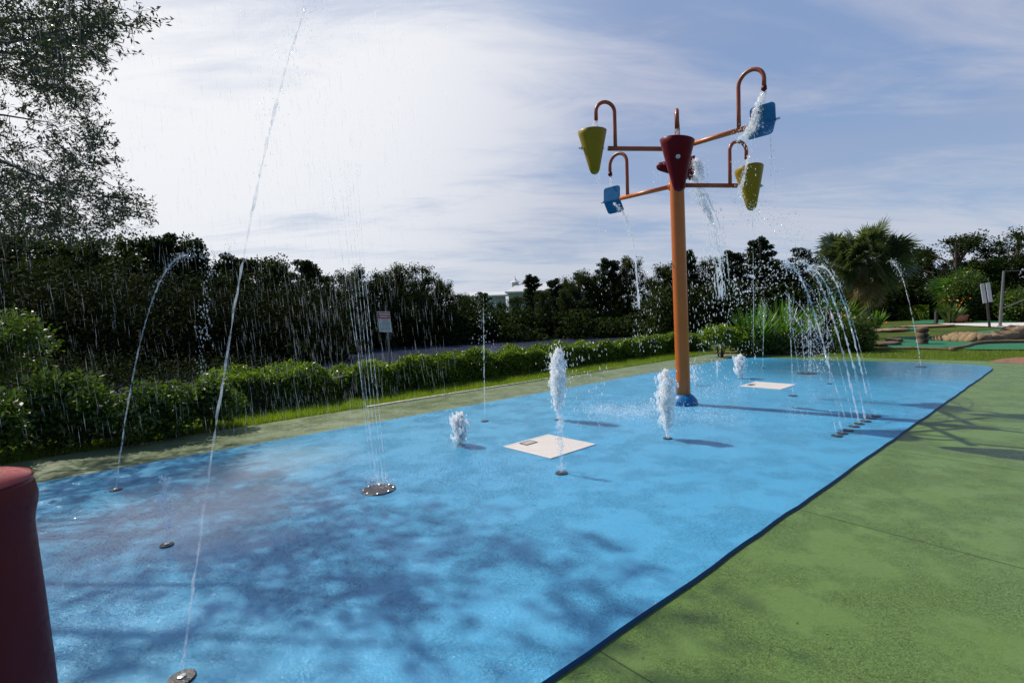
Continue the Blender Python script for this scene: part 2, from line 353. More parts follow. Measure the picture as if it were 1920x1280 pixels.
gA = gL-PD*16; gB = G(1300, 667.2)
far_px = [(1322, 665), (1345, 664), (1400, 664.2), (1520, 667), (1701, 673), (1853, 677), (1985, 685)]
deck_poly = [gA]+[gB]+[G(*p) for p in far_px]+[np.array([24, 6, 0]), np.array([18, -8, 0]), np.array([-14, -8, 0])]
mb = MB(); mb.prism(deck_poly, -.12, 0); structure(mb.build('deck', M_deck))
# blue pad, slightly raised with a hand-cut edge whose shade is painted dark blue
rim = [padL-PD*9]
for p in [(700, 792.2), (1373, 671.7), (1388, 670.6), (1410, 670.3), (1450, 671), (1520, 674.2), (1700, 679), (1800, 682.8), (1842, 685.2), (1856, 687.4), (1861, 690), (1857, 694.5)]: rim.append(G(*p, ZP))
near = [padR-PD*7]
rs = np.linspace(0, 1, 90)[1:-1]; a0 = G(1857, 694.5, ZP); a1 = padR-PD*7; edge = []
for s_ in rs:
    p = a0*(1-s_)+a1*s_; p = p+PN*(.004*math.sin(s_*61)+.003*math.sin(s_*143+1)+rng.normal()*.0025); edge.append(p)
pad_poly = rim+edge+near
mb = MB(); k = len(pad_poly)
mb.add([(p[0], p[1], ZP) for p in pad_poly], [tuple(range(k))[::-1]]); pad = structure(mb.build('splash_pad', M_pad))
if pad.data.polygons[0].normal.z < 0: pad.data.flip_normals()
mb = MB(); cen = np.mean(pad_poly, axis=0); out = []
for i, p in enumerate(pad_poly):
    d0 = unit(np.array(pad_poly[(i+1) % k])-np.array(pad_poly[i-1])); o_ = np.array([-d0[1], d0[0], 0]); 
    w_ = .006 if i > 12 else .005
    out.append((p[0]+o_[0]*w_, p[1]+o_[1]*w_, .001))
mb.add([(p[0], p[1], ZP) for p in pad_poly]+out, [(i, (i+1) % k, k+(i+1) % k, k+i) for i in range(k)]); structure(mb.build('pad_edge', M_padedge))
# kerb along the grass
mb = MB(); K0 = G(690, 764); K1 = G(1240, 677)
w = PN*.11
mb.prism([K0, K1, K1+w, K0+w], -.1, .02); structure(mb.build('kerb', M_kerb))
# control joints in the deck (thin recessed lines)
def joint(p0, p1, w_=.006, z=.0015):
    d0 = unit(p1-p0); n_ = np.array([-d0[1], d0[0], 0])*w_/2; mb.add([(*(p0+n_)[:2], z), (*(p1+n_)[:2], z), (*(p1-n_)[:2], z), (*(p0-n_)[:2], z)], [(0, 1, 2, 3)])
mb = MB()
for a_, b_ in (((1502, 956), (1920, 1065.5)), ((1124, 1220), (1226, 1281)), ((1657, 841.5), (1920, 883)), ((1735, 783), (1920, 806))):
    p0 = G(*a_); p1 = G(*b_); joint(p0, p0+(p1-p0)*2.2)
structure(mb.build('deck_joint', M_joint))
# terracotta corner paving, pale golf path, turf greens
def flat(name, pts, z, mat, k_=True):
    P_ = [G(x, y, z) for x, y in pts]; mb = MB(); mb.add(P_, [tuple(range(len(P_)))]); o = mb.build(name, mat)
    if o.data.polygons[0].normal.z < 0: o.data.flip_normals()
    return structure(o)
flat('brown_paving', [(1850, 678), (1880, 672), (1930, 668), (2060, 672), (2060, 690), (1960, 684)], .004, M_clay)
def smoothpoly(pts, n=6):
    P_ = np.array(pts, float); out = []; k = len(P_)
    for i in range(k):
        p0, p1, p2, p3 = P_[i-1], P_[i], P_[(i+1) % k], P_[(i+2) % k]
        for u in np.linspace(0, 1, n, endpoint=False): out.append(.5*((2*p1)+(-p0+p2)*u+(2*p0-5*p1+4*p2-p3)*u*u+(-p0+3*p1-3*p2+p3)*u**3))
    return [tuple(x) for x in out]
greens = [[(1668, 650), (1667, 634), (1721, 631), (1761, 636), (1800, 638.5), (1834, 640), (1791, 649.5), (1720, 652.5)],
          [(1812, 654), (1833, 646.5), (1880, 643.5), (1960, 643), (2040, 645), (2040, 656), (1930, 655)],
          [(1650, 617), (1683, 612), (1726, 611.5), (1724, 616.5), (1690, 619)],
          [(1708, 607), (1727, 600.5), (1756, 599), (1790, 600), (1756, 606)],
          [(1828, 603), (1854, 599.5), (1890, 598.5), (1905, 603)],
          [(1832, 622), (1865, 618), (1900, 617), (1880, 625), (1852, 628)]]
for gpts in greens: flat('putting_green', smoothpoly(gpts), .012, M_turf)
flat('golf_path', [(1756, 606), (1925, 604.5), (2100, 604), (2100, 620), (1925, 616), (1897, 613.8), (1784, 608.8)], .010, M_path)

# ------------------------------------------------------------------ grass
def blades(n, sampler, h, w_, mat, name, lean=.35):
    C = sampler(n); N = len(C); a = rng.uniform(0, 2*np.pi, N); d = np.stack([np.cos(a), np.sin(a), np.zeros(N)], 1)
    L_ = rng.normal(size=(N, 3))*lean; L_[:, 2] = 1; hh = (h*rng.uniform(.5, 1.25, N))[:, None]
    V = np.stack([C-d*w_/2, C+d*w_/2, C+unit(L_)*hh], 1).reshape(-1, 3)
    return fastmesh(name, V, np.arange(3*N).reshape(-1, 3), mat)
def strip_sampler(p0, p1, w0, w1, edge=0.0):
    def f_(n):
        u = rng.uniform(0, 1, n)**.8; s_ = w0+(w1-w0)*rng.uniform(0, 1, n)**1.35; P_ = p0[None]*(1-u)[:, None]+p1[None]*u[:, None]+PN[None]*s_[:, None]; P_[:, 2] = gheight(P_[:, 0], P_[:, 1])-.035
        return P_
    return f_
S0 = gL-PD*4.5; S1 = G(1335, 664.5)
g1 = blades(70000, strip_sampler(S0, S1, .14, 1.25), .125, .010, M_grass, 'grass_verge'); tagp(g1, 'strip of bright green grass between the green deck and the hedge', 'grass', kind='stuff')
g2 = blades(7000, strip_sampler(S0, G(690, 764), .02, .10), .05, .008, M_grassdry, 'dry_grass_edge'); tagp(g2, 'dry brown grass edge overhanging the left deck edge', 'grass', kind='stuff')
def lawn_sampler(n):
    px = rng.uniform(1240, 2000, n*2); py = rng.uniform(653, 679, n*2); P_ = np.array([G(a_, b_) for a_, b_ in zip(px, py)])
    lim = np.interp(px, [1300, 1345, 1520, 1700, 1850, 2000], [666, 663.4, 666.4, 672.4, 675, 668]); keep = (py < lim)
    P_ = P_[keep][:n]; P_[:, 2] = -.035; return P_
g3 = blades(22000, lawn_sampler, .075, .009, M_grass, 'lawn_grass', .5); tagp(g3, 'rough mown grass between far end of the deck and the golf greens', 'grass', kind='stuff')

# ------------------------------------------------------------------ hedge and shrubs
def lumpy(P_, f1=1.3, amp=.12):
    return amp*(np.sin(P_[:, 0]*f1*2.1+1.3)*np.cos(P_[:, 1]*f1*1.7)+.6*np.sin(P_[:, 0]*f1*5.3+P_[:, 2]*4)+.5*np.cos(P_[:, 1]*f1*4.7+2))
HW = .95
def make_hedge(name, p0, p1, off, hfun, wid, nleaf, mat, label, zbase=-.03, leaf=.082, core=True):
    root = empty(name, p0+PN*off); tagp(root, label, 'hedge')
    u = rng.uniform(0, 1, nleaf)**.85; kind_ = rng.uniform(0, 1, nleaf); ln = np.linalg.norm(p1-p0); hh = hfun(u)
    a = np.where(kind_ < .45, rng.uniform(0, 1, nleaf), np.where(kind_ < .9, 0.0, 1.0))      # across
    hz = np.where(kind_ < .45, 1.0, rng.uniform(0.0, 1, nleaf)**.8)
    dep = np.abs(rng.normal(size=nleaf))*.07
    P_ = p0[None]*(1-u)[:, None]+p1[None]*u[:, None]+PN[None]*(off+a*wid+np.where(a < .5, dep, -dep)*(kind_ >= .45))[:, None]
    P_[:, 2] = zbase+hh*hz-dep*(kind_ < .45)
    lm = lumpy(P_, 1.6, .085)+rng.normal(size=nleaf)*.025
    P_[:, 2] += lm*hz; P_ += PN[None]*(-(lm*.8)*np.where(kind_ < .45, 0, 1)*np.where(a < .5, 1, -1))[:, None]
    corner = (hz > .86) & (kind_ >= .45); P_[corner] += PN[None]*((hz[corner]-.86)*.5*np.where(a[corner] < .5, 1, -1))[:, None]
    ax = np.where((kind_ < .45)[:, None], np.array([0, 0, 1.])[None], (-PN*np.where(a < .5, 1, -1)[:, None])+np.array([0, 0, .6]))
    V_, Q_ = leaf_arrays(P_, leaf, leaf*.5, ax, .75); fastmesh('foliage', V_, Q_, mat, root)
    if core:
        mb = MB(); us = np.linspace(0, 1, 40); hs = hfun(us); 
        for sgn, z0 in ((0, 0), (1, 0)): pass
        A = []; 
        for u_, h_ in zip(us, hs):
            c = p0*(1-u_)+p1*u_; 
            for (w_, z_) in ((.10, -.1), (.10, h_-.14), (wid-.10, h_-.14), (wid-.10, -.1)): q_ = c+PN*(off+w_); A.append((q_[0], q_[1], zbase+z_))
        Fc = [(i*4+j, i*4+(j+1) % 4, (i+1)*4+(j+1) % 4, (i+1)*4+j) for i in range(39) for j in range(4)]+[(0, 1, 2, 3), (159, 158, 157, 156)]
        mb.add(A, Fc); mb.build('dark_core', M_core, root)  # solid dark box added inside the leaves to block light
    return root
h0 = G(436, 800)-PD*.15; h0 = h0+PN*(1.15-side(h0, gL)); h1 = h0+PD*17.0
hf = lambda u: .59+.17*(1-u)**2+.035*np.sin(u*25)+.03*np.sin(u*61)-.10*np.clip((.05-u)/.05, 0, 1)-.20*np.exp(-((u-.135)/.012)**2)
make_hedge('hedge', h0, h1, 0, hf, HW, 56000, M_hedge, 'long clipped green hedge running beside the grass verge in front of the pond')
def blob_leaves(n, c, r, leaf, mat, parent, name='foliage', lobes=7, asp=.5, jit=.8, inner=.55, seed=0):
    """foliage as leaf clumps spread through an uneven lobed volume"""
    lr = np.random.default_rng(seed+11); c = np.asarray(c, float); r = np.asarray(r, float)
    lc = lr.normal(size=(lobes, 3)); lc = unit(lc)*lr.uniform(.15, .72, (lobes, 1)); ls = lr.uniform(.32, .6, lobes)
    k = lr.integers(0, lobes, n); d = unit(lr.normal(size=(n, 3))); rad = (lr.uniform(inner**3, 1, n)**(1/3)*ls[k])[:, None]
    P_ = lc[k]+d*rad; P_ = c+P_*r+lr.normal(size=(n, 3))*leaf*.6
    ax = d*r+np.array([0, 0, .25*np.mean(r)]); V_, Q_ = leaf_arrays(P_, leaf, leaf*asp, ax, jit); return fastmesh(name, V_, Q_, mat, parent)
def shrub(px, py, Yd, r, n, leaf, mat, label, group=None, name='shrub', zc=None, lobes=8, seed=0, core=True):
    c = at(px, py, Yd); gz = float(gheight(c[0], c[1])); root = empty(name, (c[0], c[1], min(gz, c[2]-r[2]*.9))); tagp(root, label, 'shrub', group)
    blob_leaves(n, c, r, leaf, mat, root, lobes=lobes, seed=seed)
    mb = MB()
    for i in range(5):
        a = i*1.3+seed; e = c+np.array([math.cos(a)*r[0]*.4, math.sin(a)*r[1]*.4, r[2]*.1]); b0 = np.array([c[0]+.05*math.cos(a), c[1]+.05*math.sin(a), min(gz, c[2]-r[2]*.9)-.05])
        mb.tube([b0, (b0+e)/2+np.array([.03, 0, .1]), e], [.02, .015, .006], 6)
    mb.build('stem', M_bark, root); return root
# shrubs at the left end of the hedge
SH = [(388, 742, 7.9, (.55, .5, .42), 4200, 'tall leafy shrub at the near left end of the clipped hedge'),
      (322, 765, 7.5, (.5, .5, .42), 3600, 'small leafy shrub beside the grass next to the thin stake'),
      (240, 785, 7.1, (.55, .5, .42), 4200, 'glossy shrub behind the leaning water jet at left'),
      (150, 765, 7.0, (.6, .5, .55), 5200, 'broad glossy shrub, second shrub from the left edge'),
      (40, 760, 6.8, (.75, .6, .62), 6200, 'tall glossy shrub above the red post at the left edge'),
      (-60, 790, 6.2, (.7, .6, .6), 4200, 'shrub cut by the left edge of the photo behind the red post'),
      (10, 655, 9.5, (.85, .8, .85), 5200, 'big pale leafed bush rising over the shrubs at the left edge')]
for i, (px, py, yd, r, n, lab) in enumerate(SH): shrub(px, py, yd, r, n, .085, M_shrub, lab, seed=i*3)
# ------------------------------------------------------------------ background trees
def tree_mesh(kind, seed):
    """unit-height tree (1 = height). returns (crown arrays, trunk MB)"""
    lr = np.random.default_rng(seed); P_ = []; D_ = []
    mb = MB(); top = .9
    sway = lr.normal(size=2)*.02
    ts = np.linspace(0, 1, 7); tr_ = np.stack([sway[0]*ts**2*3, sway[1]*ts**2*3, ts*top], 1)
    mb.tube(tr_, .028*(1-ts*.85)+.003, 7)
    if kind == 'oak':
        nb = 58
        for i in range(nb):
            z = lr.uniform(.12, .93); R_ = .40*math.sqrt(max(.02, 1-((z-.48)/.5)**2))*lr.uniform(.15, 1.1); a = lr.uniform(0, 6.283)
            c = np.array([R_*math.cos(a), R_*math.sin(a), z]); rr = lr.uniform(.07, .14); n = int(210*(rr/.1)**2)
            d = unit(lr.normal(size=(n, 3))); P_.append(c+d*np.minimum(np.abs(lr.normal(size=(n, 1))), 1.5)*.62*rr*np.array([1.15, 1.15, .85])); D_.append(d+np.array([0, 0, .3]))
            s_ = tr_[min(6, int(z*5))]; mb.tube([s_, (s_+c)/2+np.array([0, 0, .02]), c], [.010, .007, .003], 5)
        lf = .026
    elif kind == 'pine':
        for i in range(40):
            z = .30+.68*(i/40)+lr.normal()*.01; R_ = (.30*(1.02-z)**.65+.03)*lr.uniform(.55, 1.15); a = i*2.4+lr.normal()*.4; e = np.array([R_*math.cos(a), R_*math.sin(a), z+R_*.30])
            s_ = np.array([sway[0]*z*z*3, sway[1]*z*z*3, z]); mb.tube([s_, e], [.007, .002], 5)
            for u in (.45, .7, .95):
                n = 62; c = s_+(e-s_)*u; d = unit(lr.normal(size=(n, 3))); P_.append(c+d*lr.uniform(.3, 1, (n, 1))*.048*np.array([1, 1, .8])); D_.append(d+np.array([0, 0, .7]))
        lf = .030
    else:   # tall irregular mixed crown reaching to the ground
        for i in range(64):
            z = lr.uniform(.06, .95); R_ = .30*(1-.55*z)*lr.uniform(.1, 1.15); a = lr.uniform(0, 6.283); c = np.array([R_*math.cos(a), R_*math.sin(a), z]); rr = lr.uniform(.05, .10)
            n = int(230*(rr/.08)**2); d = unit(lr.normal(size=(n, 3))); P_.append(c+d*np.minimum(np.abs(lr.normal(size=(n, 1))), 1.4)*.66*rr*np.array([1, 1, 1.25])); D_.append(d+np.array([0, 0, .4]))
            s_ = tr_[min(6, int(z*6))]; mb.tube([s_, c], [.008, .003], 5)
        lf = .024
    st = rng.bit_generator.state; P_ = np.vstack(P_); D_ = np.vstack(D_); V_, Q_ = leaf_arrays(P_, lf, lf*.55, D_, .8); return V_, Q_, mb
PROTO = {}
def proto(kind, seed, mat):
    k_ = (kind, seed, mat.name)
    if k_ not in PROTO:
        V_, Q_, mb = tree_mesh(kind, seed); c = fastmesh('crown', V_, Q_, mat); tr_ = mb.build('trunk', M_bark)
        PROTO[k_] = (c.data, tr_.data); bpy.data.objects.remove(c); bpy.data.objects.remove(tr_)
    return PROTO[k_]
def place_tree(kind, seed, mat, px, topy, Yd, label, group, wide=1.0, name='tree', gz=None):
    top = at(px, topy, Yd); z0 = float(gheight(top[0], top[1])) if gz is None else gz; h = top[2]-z0
    root = empty(name, (top[0], top[1], z0-.1), False); tagp(root, label, 'tree', group); root.scale = (h*wide, h*wide, h*1.08); root.rotation_euler = (0, 0, seed*1.7+px*.013)
    cd, td = proto(kind, seed % 4, mat)
    for nm, dt in (('crown', cd), ('trunk', td)): o = bpy.data.objects.new(nm, dt); COL.objects.link(o); o.parent = root
    return root
ORD = ['first', 'second', 'third', 'fourth', 'fifth', 'sixth', 'seventh', 'eighth', 'ninth', 'tenth', 'eleventh', 'twelfth', 'thirteenth', 'fourteenth', 'fifteenth', 'sixteenth', 'seventeenth', 'eighteenth', 'nineteenth', 'twentieth',
       'twenty-first', 'twenty-second', 'twenty-third', 'twenty-fourth', 'twenty-fifth', 'twenty-sixth', 'twenty-seventh', 'twenty-eighth', 'twenty-ninth', 'thirtieth', 'thirty-first', 'thirty-second', 'thirty-third', 'thirty-fourth', 'thirty-fifth']
TL = [(-50, 440, 'oak', 34), (5, 448, 'mix', 35), (60, 452, 'oak', 35), (118, 462, 'mix', 36), (172, 450, 'oak', 35), (235, 458, 'mix', 37), (298, 456, 'pine', 37), (322, 462, 'mix', 38), (362, 472, 'pine', 39), (408, 498, 'oak', 40),
      (440, 490, 'pine', 41), (484, 490, 'oak', 42), (528, 502, 'mix', 42), (576, 502, 'pine', 43), (622, 520, 'oak', 44), (664, 512, 'mix', 46), (704, 512, 'oak', 47), (742, 505, 'mix', 48), (792, 503, 'oak', 49), (826, 530, 'mix', 51),
      (868, 550, 'oak', 53), (905, 552, 'pine', 54), (940, 566, 'mix', 55), (968, 557, 'oak', 54), (998, 523, 'pine', 56), (1016, 548, 'mix', 53), (1038, 528, 'pine', 57), (1060, 543, 'mix', 54), (1084, 508, 'oak', 57), (1112, 520, 'mix', 57), (1141, 492, 'pine', 57), (1178, 488, 'mix', 57), (1225, 520, 'oak', 57)]
kinds = {'oak': 'rounded dark oak', 'pine': 'thin dark pine', 'mix': 'ragged dark tree'}
mats = {'oak': M_t1, 'pine': M_t3, 'mix': M_t2}
for i, (px, ty, kd, yd) in enumerate(TL):
    place_tree(kd, i, mats[kd], px, ty, yd, '%s beyond the pond, %s from the left edge' % (kinds[kd], ORD[i]), 'trees on the far bank of the pond', wide=1.0 if kd != 'pine' else 1.25, name={'oak': 'oak_tree', 'pine': 'pine_tree', 'mix': 'broadleaf_tree'}[kd])
TR = [(1252, 498, 'mix', 46), (1290, 482, 'pine', 46), (1331, 490, 'mix', 46), (1374, 478, 'pine', 46), (1422, 458, 'pine', 44), (1462, 488, 'oak', 46), (1504, 474, 'pine', 44), (1545, 500, 'oak', 46), (1590, 470, 'mix', 44), (1645, 495, 'oak', 44),
      (1690, 492, 'mix', 42), (1728, 474, 'pine', 42), (1795, 446, 'oak', 38), (1850, 492, 'mix', 40), (1903, 436, 'oak', 36), (1965, 425, 'oak', 36)]
RL = ['ragged tree just left of the orange pole', 'dark pine just right of the orange pole', 'ragged tree behind the falling bucket water', 'dark pine left of the tallest pine right of the pole', 'tallest dark pine between the orange pole and the palm', 'low round tree between two tall pines left of the palm',
      'dark pine standing just left of the palm crown', 'round tree mostly hidden by left side of the palm crown', 'tree hidden behind the middle of the palm crown', 'tree hidden behind the right side of the palm crown', 'ragged tree just right of the palm crown', 'dark pine behind the slanting jet right of the palm',
      'big round oak above the golf path left of the posts', 'ragged dark tree behind the white twin signs', 'large oak at the right edge above the tall post', 'oak cut by the right edge of the photo']
for i, ((px, ty, kd, yd), lab) in enumerate(zip(TR, RL)):
    place_tree(kd, i+3, mats[kd], px, ty, yd, lab, 'trees behind the golf course', wide=1.15 if kd == 'oak' else 1.2, gz=-.1, name={'oak': 'oak_tree', 'pine': 'pine_tree', 'mix': 'broadleaf_tree'}[kd])
for i in range(len(TL)-1):
    a_, b_ = TL[i], TL[i+1]; px = (a_[0]+b_[0])/2+rng.normal()*5; ty = (a_[1]+b_[1])/2+rng.uniform(18, 55); kd = ('mix', 'pine', 'oak')[i % 3]
    if 835 < px < 1075: continue
    place_tree(kd, i+7, mats[kd], px, ty, (a_[3]+b_[3])/2+5, '%s in the back row beyond the pond, %s gap from the left' % (kinds[kd], ORD[i]), 'back row of trees beyond the pond', name={'oak': 'oak_tree', 'pine': 'pine_tree', 'mix': 'broadleaf_tree'}[kd])
# low dense undergrowth closing the tree line: one uncountable mass
parts = []
def under(px0, px1, Y0, Y1, t0, t1, n, jl=8, jh=26, lf=.42):
    px = rng.uniform(px0, px1, n); u = (px-px0)/(px1-px0); Yd = Y0+(Y1-Y0)*u+rng.uniform(0, 5, n); ty = t0+(t1-t0)*u
    for a_, y_, tt in zip(px, Yd, ty):
        top = at(a_, tt+rng.uniform(-jl, jh)+18*math.sin(a_*.045)*math.cos(a_*.017+1), y_); z0 = float(gheight(top[0], top[1])); hh = max(top[2]-z0, .8); k_ = 150 if lf > .3 else 420
        c = np.array([top[0], top[1], z0]); d = rng.normal(size=(k_, 3)); P_ = c+np.stack([d[:, 0]*.55*hh*.5, d[:, 1]*.4, rng.uniform(0, 1, k_)**.8*hh], 1); parts.append(leaf_arrays(P_, lf, lf*.55, None))
under(-60, 610, 22, 32, 540, 580, 150, 60, 45, .24); under(20, 520, 10.5, 12.5, 672, 690, 60, 22, 14, .085)
V_, Q_ = join_arr(parts); o = fastmesh('undergrowth', V_, Q_, M_t4); tagp(o, 'near black thicket on the bank behind the left end of the hedge', 'undergrowth', kind='stuff'); parts = []
under(-120, 640, 33, 43, 560, 585, 190); under(640, 1300, 44, 50, 600, 598, 90); under(560, 660, 30, 36, 640, 650, 14); under(640, 1300, 44, 58, 580, 575, 170); under(1230, 1960, 42, 38, 540, 520, 170)
V_, Q_ = join_arr(parts); o = fastmesh('undergrowth', V_, Q_, M_t1); tagp(o, 'dense dark undergrowth filling the foot of the tree line', 'undergrowth', kind='stuff')

# ------------------------------------------------------------------ distant hotel
bc = at(1000, 560, 95); br = empty('hotel_building', (bc[0], bc[1], 0)); tagp(br, 'pale green hotel with silver metal roofs and cupola showing above the trees', 'building')
def bp_(px, py, Y=95): return at(px, py, Y)
def gable(px0, px1, ey, ry, inset, Yd, depth, name='roof'):
    a0_, a1_ = at(px0, ey, Yd), at(px1, ey, Yd); rz = at((px0+px1)/2, ry, Yd)[2]; r0_, r1_ = at(px0+inset, ry, Yd), at(px1-inset, ry, Yd)
    ez = min(a0_[2], a1_[2]); mb = MB(); D = depth
    Vv = [(a0_[0], Yd, ez), (a1_[0], Yd, ez), (a1_[0], Yd+D, ez), (a0_[0], Yd+D, ez), (r0_[0], Yd+D/2, rz), (r1_[0], Yd+D/2, rz)]
    mb.add(Vv, [(0, 1, 5, 4), (2, 3, 4, 5), (0, 4, 3), (1, 2, 5), (3, 2, 1, 0)]); rf = mb.build(name, M_roof, br)
    mb = MB(); mb.box(((a0_[0]+a1_[0])/2, Yd+D/2, ez/2-.2), (a1_[0]-a0_[0]-1.0, D-1.0, ez-.1)); mb.build('wall', M_wall, br)
    mb = MB(); mb.box(((a0_[0]+a1_[0])/2, Yd-.05, ez-.15), (a1_[0]-a0_[0]+.3, .2, .28)); mb.build('fascia', M_trim, br)
    return ez
e1 = gable(948, 1075, 542, 527, 22, 95, 14); e2 = gable(1030, 1120, 545, 528, 5, 101, 12); e3 = gable(1047, 1082, 530, 517, 17, 92, 5); e4 = gable(868, 952, 552, 545, 8, 97, 10)
for px in (985, 1012, 1035):
    p = at(px, 552, 95); mb = MB(); mb.box((p[0], 95.4, p[2]), (1.2, .2, 1.3)); w_ = mb.build('window', M_trim, br); mb = MB(); mb.box((p[0], 95.28, p[2]), (.9, .12, 1.0)); mb.build('pane', M_glass, w_).location = (0, 0, 0)
cp = at(966, 530, 102); mb = MB(); mb.box((cp[0], 102, cp[2]-.9), (1.3, 1.3, 1.9)); mb.build('cupola', M_wall, br)
mb = MB(); mb.lathe([(1.0, 0), (.9, .1), (.4, .4), (.1, .8), (.02, 1.4)], (cp[0], 102, cp[2]+.05), 8); mb.build('cupola_roof', M_roof, br)

# ------------------------------------------------------------------ palm, tropical plants, golf things
def frond_fan(mb_parts, base, direction, plen, fan, nl=26, w_=.05):
    d = unit(np.asarray(direction, float)); side_ = unit(np.cross(d, rng.normal(size=3))); up_ = np.cross(side_, d)
    hub = base+d*plen; V_ = []; Q_ = []; n = 0
    V_ += [base-side_*.012, base+side_*.012, hub+side_*.01, hub-side_*.01]; Q_.append((0, 1, 2, 3)); n = 4
    for i in range(nl):
        a = math.radians(-105+210*i/(nl-1)+rng.normal()*2); ld = unit(d*math.cos(a)+side_*math.sin(a)+up_*.15); L_ = fan*(.75+.25*math.cos(a))*rng.uniform(.85, 1.1)
        m_ = hub+ld*L_*.55; e_ = hub+ld*L_+np.array([0, 0, -1])*L_*rng.uniform(.04, .24); s_ = unit(np.cross(ld, up_))
        V_ += [hub-s_*w_*.12, hub+s_*w_*.12, m_+s_*w_*.5, m_-s_*w_*.5, e_]; Q_ += [(n, n+1, n+2, n+3), (n+3, n+2, n+4, n+4)]; n += 5
    mb_parts.append((np.array(V_), np.array(Q_)))
pc = at(1620, 487, 22); proot = empty('palm_tree', (pc[0], pc[1], -.05)); tagp(proot, 'cabbage palm with a wide fan frond crown behind the flower bed', 'palm')
def fanmesh(parts, name, mat, parent):
    V_, Q_ = join_arr(parts); mb = MB(); mb.v = [V_]; mb.f = [tuple(dict.fromkeys(q_)) for q_ in Q_.tolist()]; mb.n = len(V_); return mb.build(name, mat, parent)
fp = []
for i in range(120):
    z = rng.uniform(-.8, 1); a = rng.uniform(0, 6.283); r_ = math.sqrt(max(0, 1-z*z*.8)); frond_fan(fp, pc+np.array([0, 0, rng.uniform(-.5, .2)]), (r_*math.cos(a), r_*math.sin(a), z*.75+.02), rng.uniform(.55, 1.35), rng.uniform(.75, 1.0), 26, .075)
fp = [(pc+(v_-pc)*np.array([1.0, 1.0, .90])+np.array([0, 0, .08]), q_) for v_, q_ in fp]
fanmesh(fp, 'crown', M_palm, proot)
fp = []
for i in range(26):
    a = rng.uniform(0, 6.283); frond_fan(fp, pc+np.array([0, 0, rng.uniform(-1.4, -.5)]), (math.cos(a)*.55, math.sin(a)*.55, -.75), rng.uniform(.3, .6), rng.uniform(.5, .8))
fanmesh(fp, 'dead_frond', M_grassdry, proot)
mb = MB(); mb.tube([(pc[0], pc[1], -.1), (pc[0]+.05, pc[1], 1.2), (pc[0], pc[1], pc[2]-.2)], [.24, .2, .17], 12); mb.build('trunk', M_palmbark, proot)
def strap_plant(name, px, py, Yd, h, n, wid, mat, label, cat='plant', spread=.8, droop=.35, group=None, flower=0, z0=-.03, fsize=.05):
    c = at(px, py, Yd); c[2] = z0; root = empty(name, c); tagp(root, label, cat, group); V_ = []; Fc = []; k = 0
    for i in range(n):
        a = rng.uniform(0, 6.283); sp = rng.uniform(.1, 1)*spread; d = np.array([math.cos(a), math.sin(a), 0]); b_ = c+d*rng.uniform(0, .28)*h*spread; L_ = h*rng.uniform(.55, 1.1); s_ = np.array([-d[1], d[0], 0]); w_ = wid*rng.uniform(.6, 1.2)
        for j, u in enumerate((0, .3, .6, .85, 1)):
            p = b_+d*sp*L_*u**1.3*.8+np.array([0, 0, L_*(u-droop*sp*u*u*1.3)]); ww = w_*(.25, .9, 1, .6, .05)[j]/2; V_ += [p-s_*ww, p+s_*ww]
            if j: Fc.append((k+2*j-2, k+2*j-1, k+2*j+1, k+2*j))
        k += 10
    mb = MB(); mb.add(V_, Fc); mb.build('foliage', mat, root, True)
    if flower:
        C = c+np.stack([rng.normal(size=flower)*h*.32, rng.normal(size=flower)*h*.3, h*rng.uniform(.75, 1.08, flower)], 1); Vv, Qq = leaf_arrays(C, fsize, fsize*.7); fastmesh('flowers', Vv, Qq, M_flower, root)['kind'] = 'stuff'
    return root
strap_plant('ginger_plant', 1415, 640, 16.5, 1.75, 150, .10, M_trop, 'tall ginger plant with long pointed leaves right of the pole')
strap_plant('ginger_plant', 1462, 640, 17.5, 1.9, 150, .09, M_trop, 'tallest leafy ginger plant behind the arching jets')
strap_plant('ginger_plant', 1505, 640, 18.5, 1.55, 110, .09, M_trop, 'ginger plant between the tall ginger and the palm')
strap_plant('ginger_plant', 1560, 640, 20.5, 2.2, 120, .10, M_trop, 'arching leafy plant under the left side of the palm crown')
strap_plant('flowering_plant', 1600, 640, 17.2, 1.15, 120, .08, M_shrub, 'bushy plant with bright orange flowers in front of the palm', flower=22, fsize=.085)
strap_plant('flowering_plant', 1782, 603, 32, 1.5, 110, .12, M_shrub, 'shrub with red flowers at the start of the golf path', flower=12, fsize=.13)
strap_plant('flowering_plant', 1640, 606, 30, 1.3, 90, .12, M_trop, 'leafy plant at the foot of the palm beside the low hedge')
SR = [(1350, 628, 16.2, (.75, .6, .38), 5200, M_hedge, 'rounded yellow green shrub at the far end of the hedge'),
      (1395, 640, 16.3, (.7, .6, .40), 4200, M_shrub, 'dark leafy shrub below the ginger plants'),
      (1450, 650, 16.6, (.8, .5, .42), 4200, M_shrub, 'dark low shrub behind the far splash jets'),
      (1520, 645, 16.8, (.85, .6, .5), 4600, M_t2, 'reddish dark shrub behind the arching water jets'),
      (1615, 632, 16.4, (.95, .7, .62), 6500, M_shrub, 'large rounded dark shrub under the palm'),
      (1560, 610, 19.5, (.9, .7, .8), 4200, M_t2, 'dark shrub between the palm trunk and ginger plant'),
      (1870, 580, 33, (1.6, 1.2, 1.1), 4200, M_t2, 'flower bed shrub behind the tall dark post'),
      (1800, 560, 34, (2.2, 1.5, 1.9), 6500, M_shrub, 'tall cycad-like shrub behind the flower bed on the golf course'),
      (1925, 575, 31, (1.8, 1.5, 1.3), 5200, M_shrub, 'wide shrub at the right edge beyond the path')]
for i, (px, py, yd, r, n, mt, lab) in enumerate(SR): shrub(px, py, yd, r, n, .10 if yd < 25 else .2, mt, lab, seed=50+i, lobes=9)
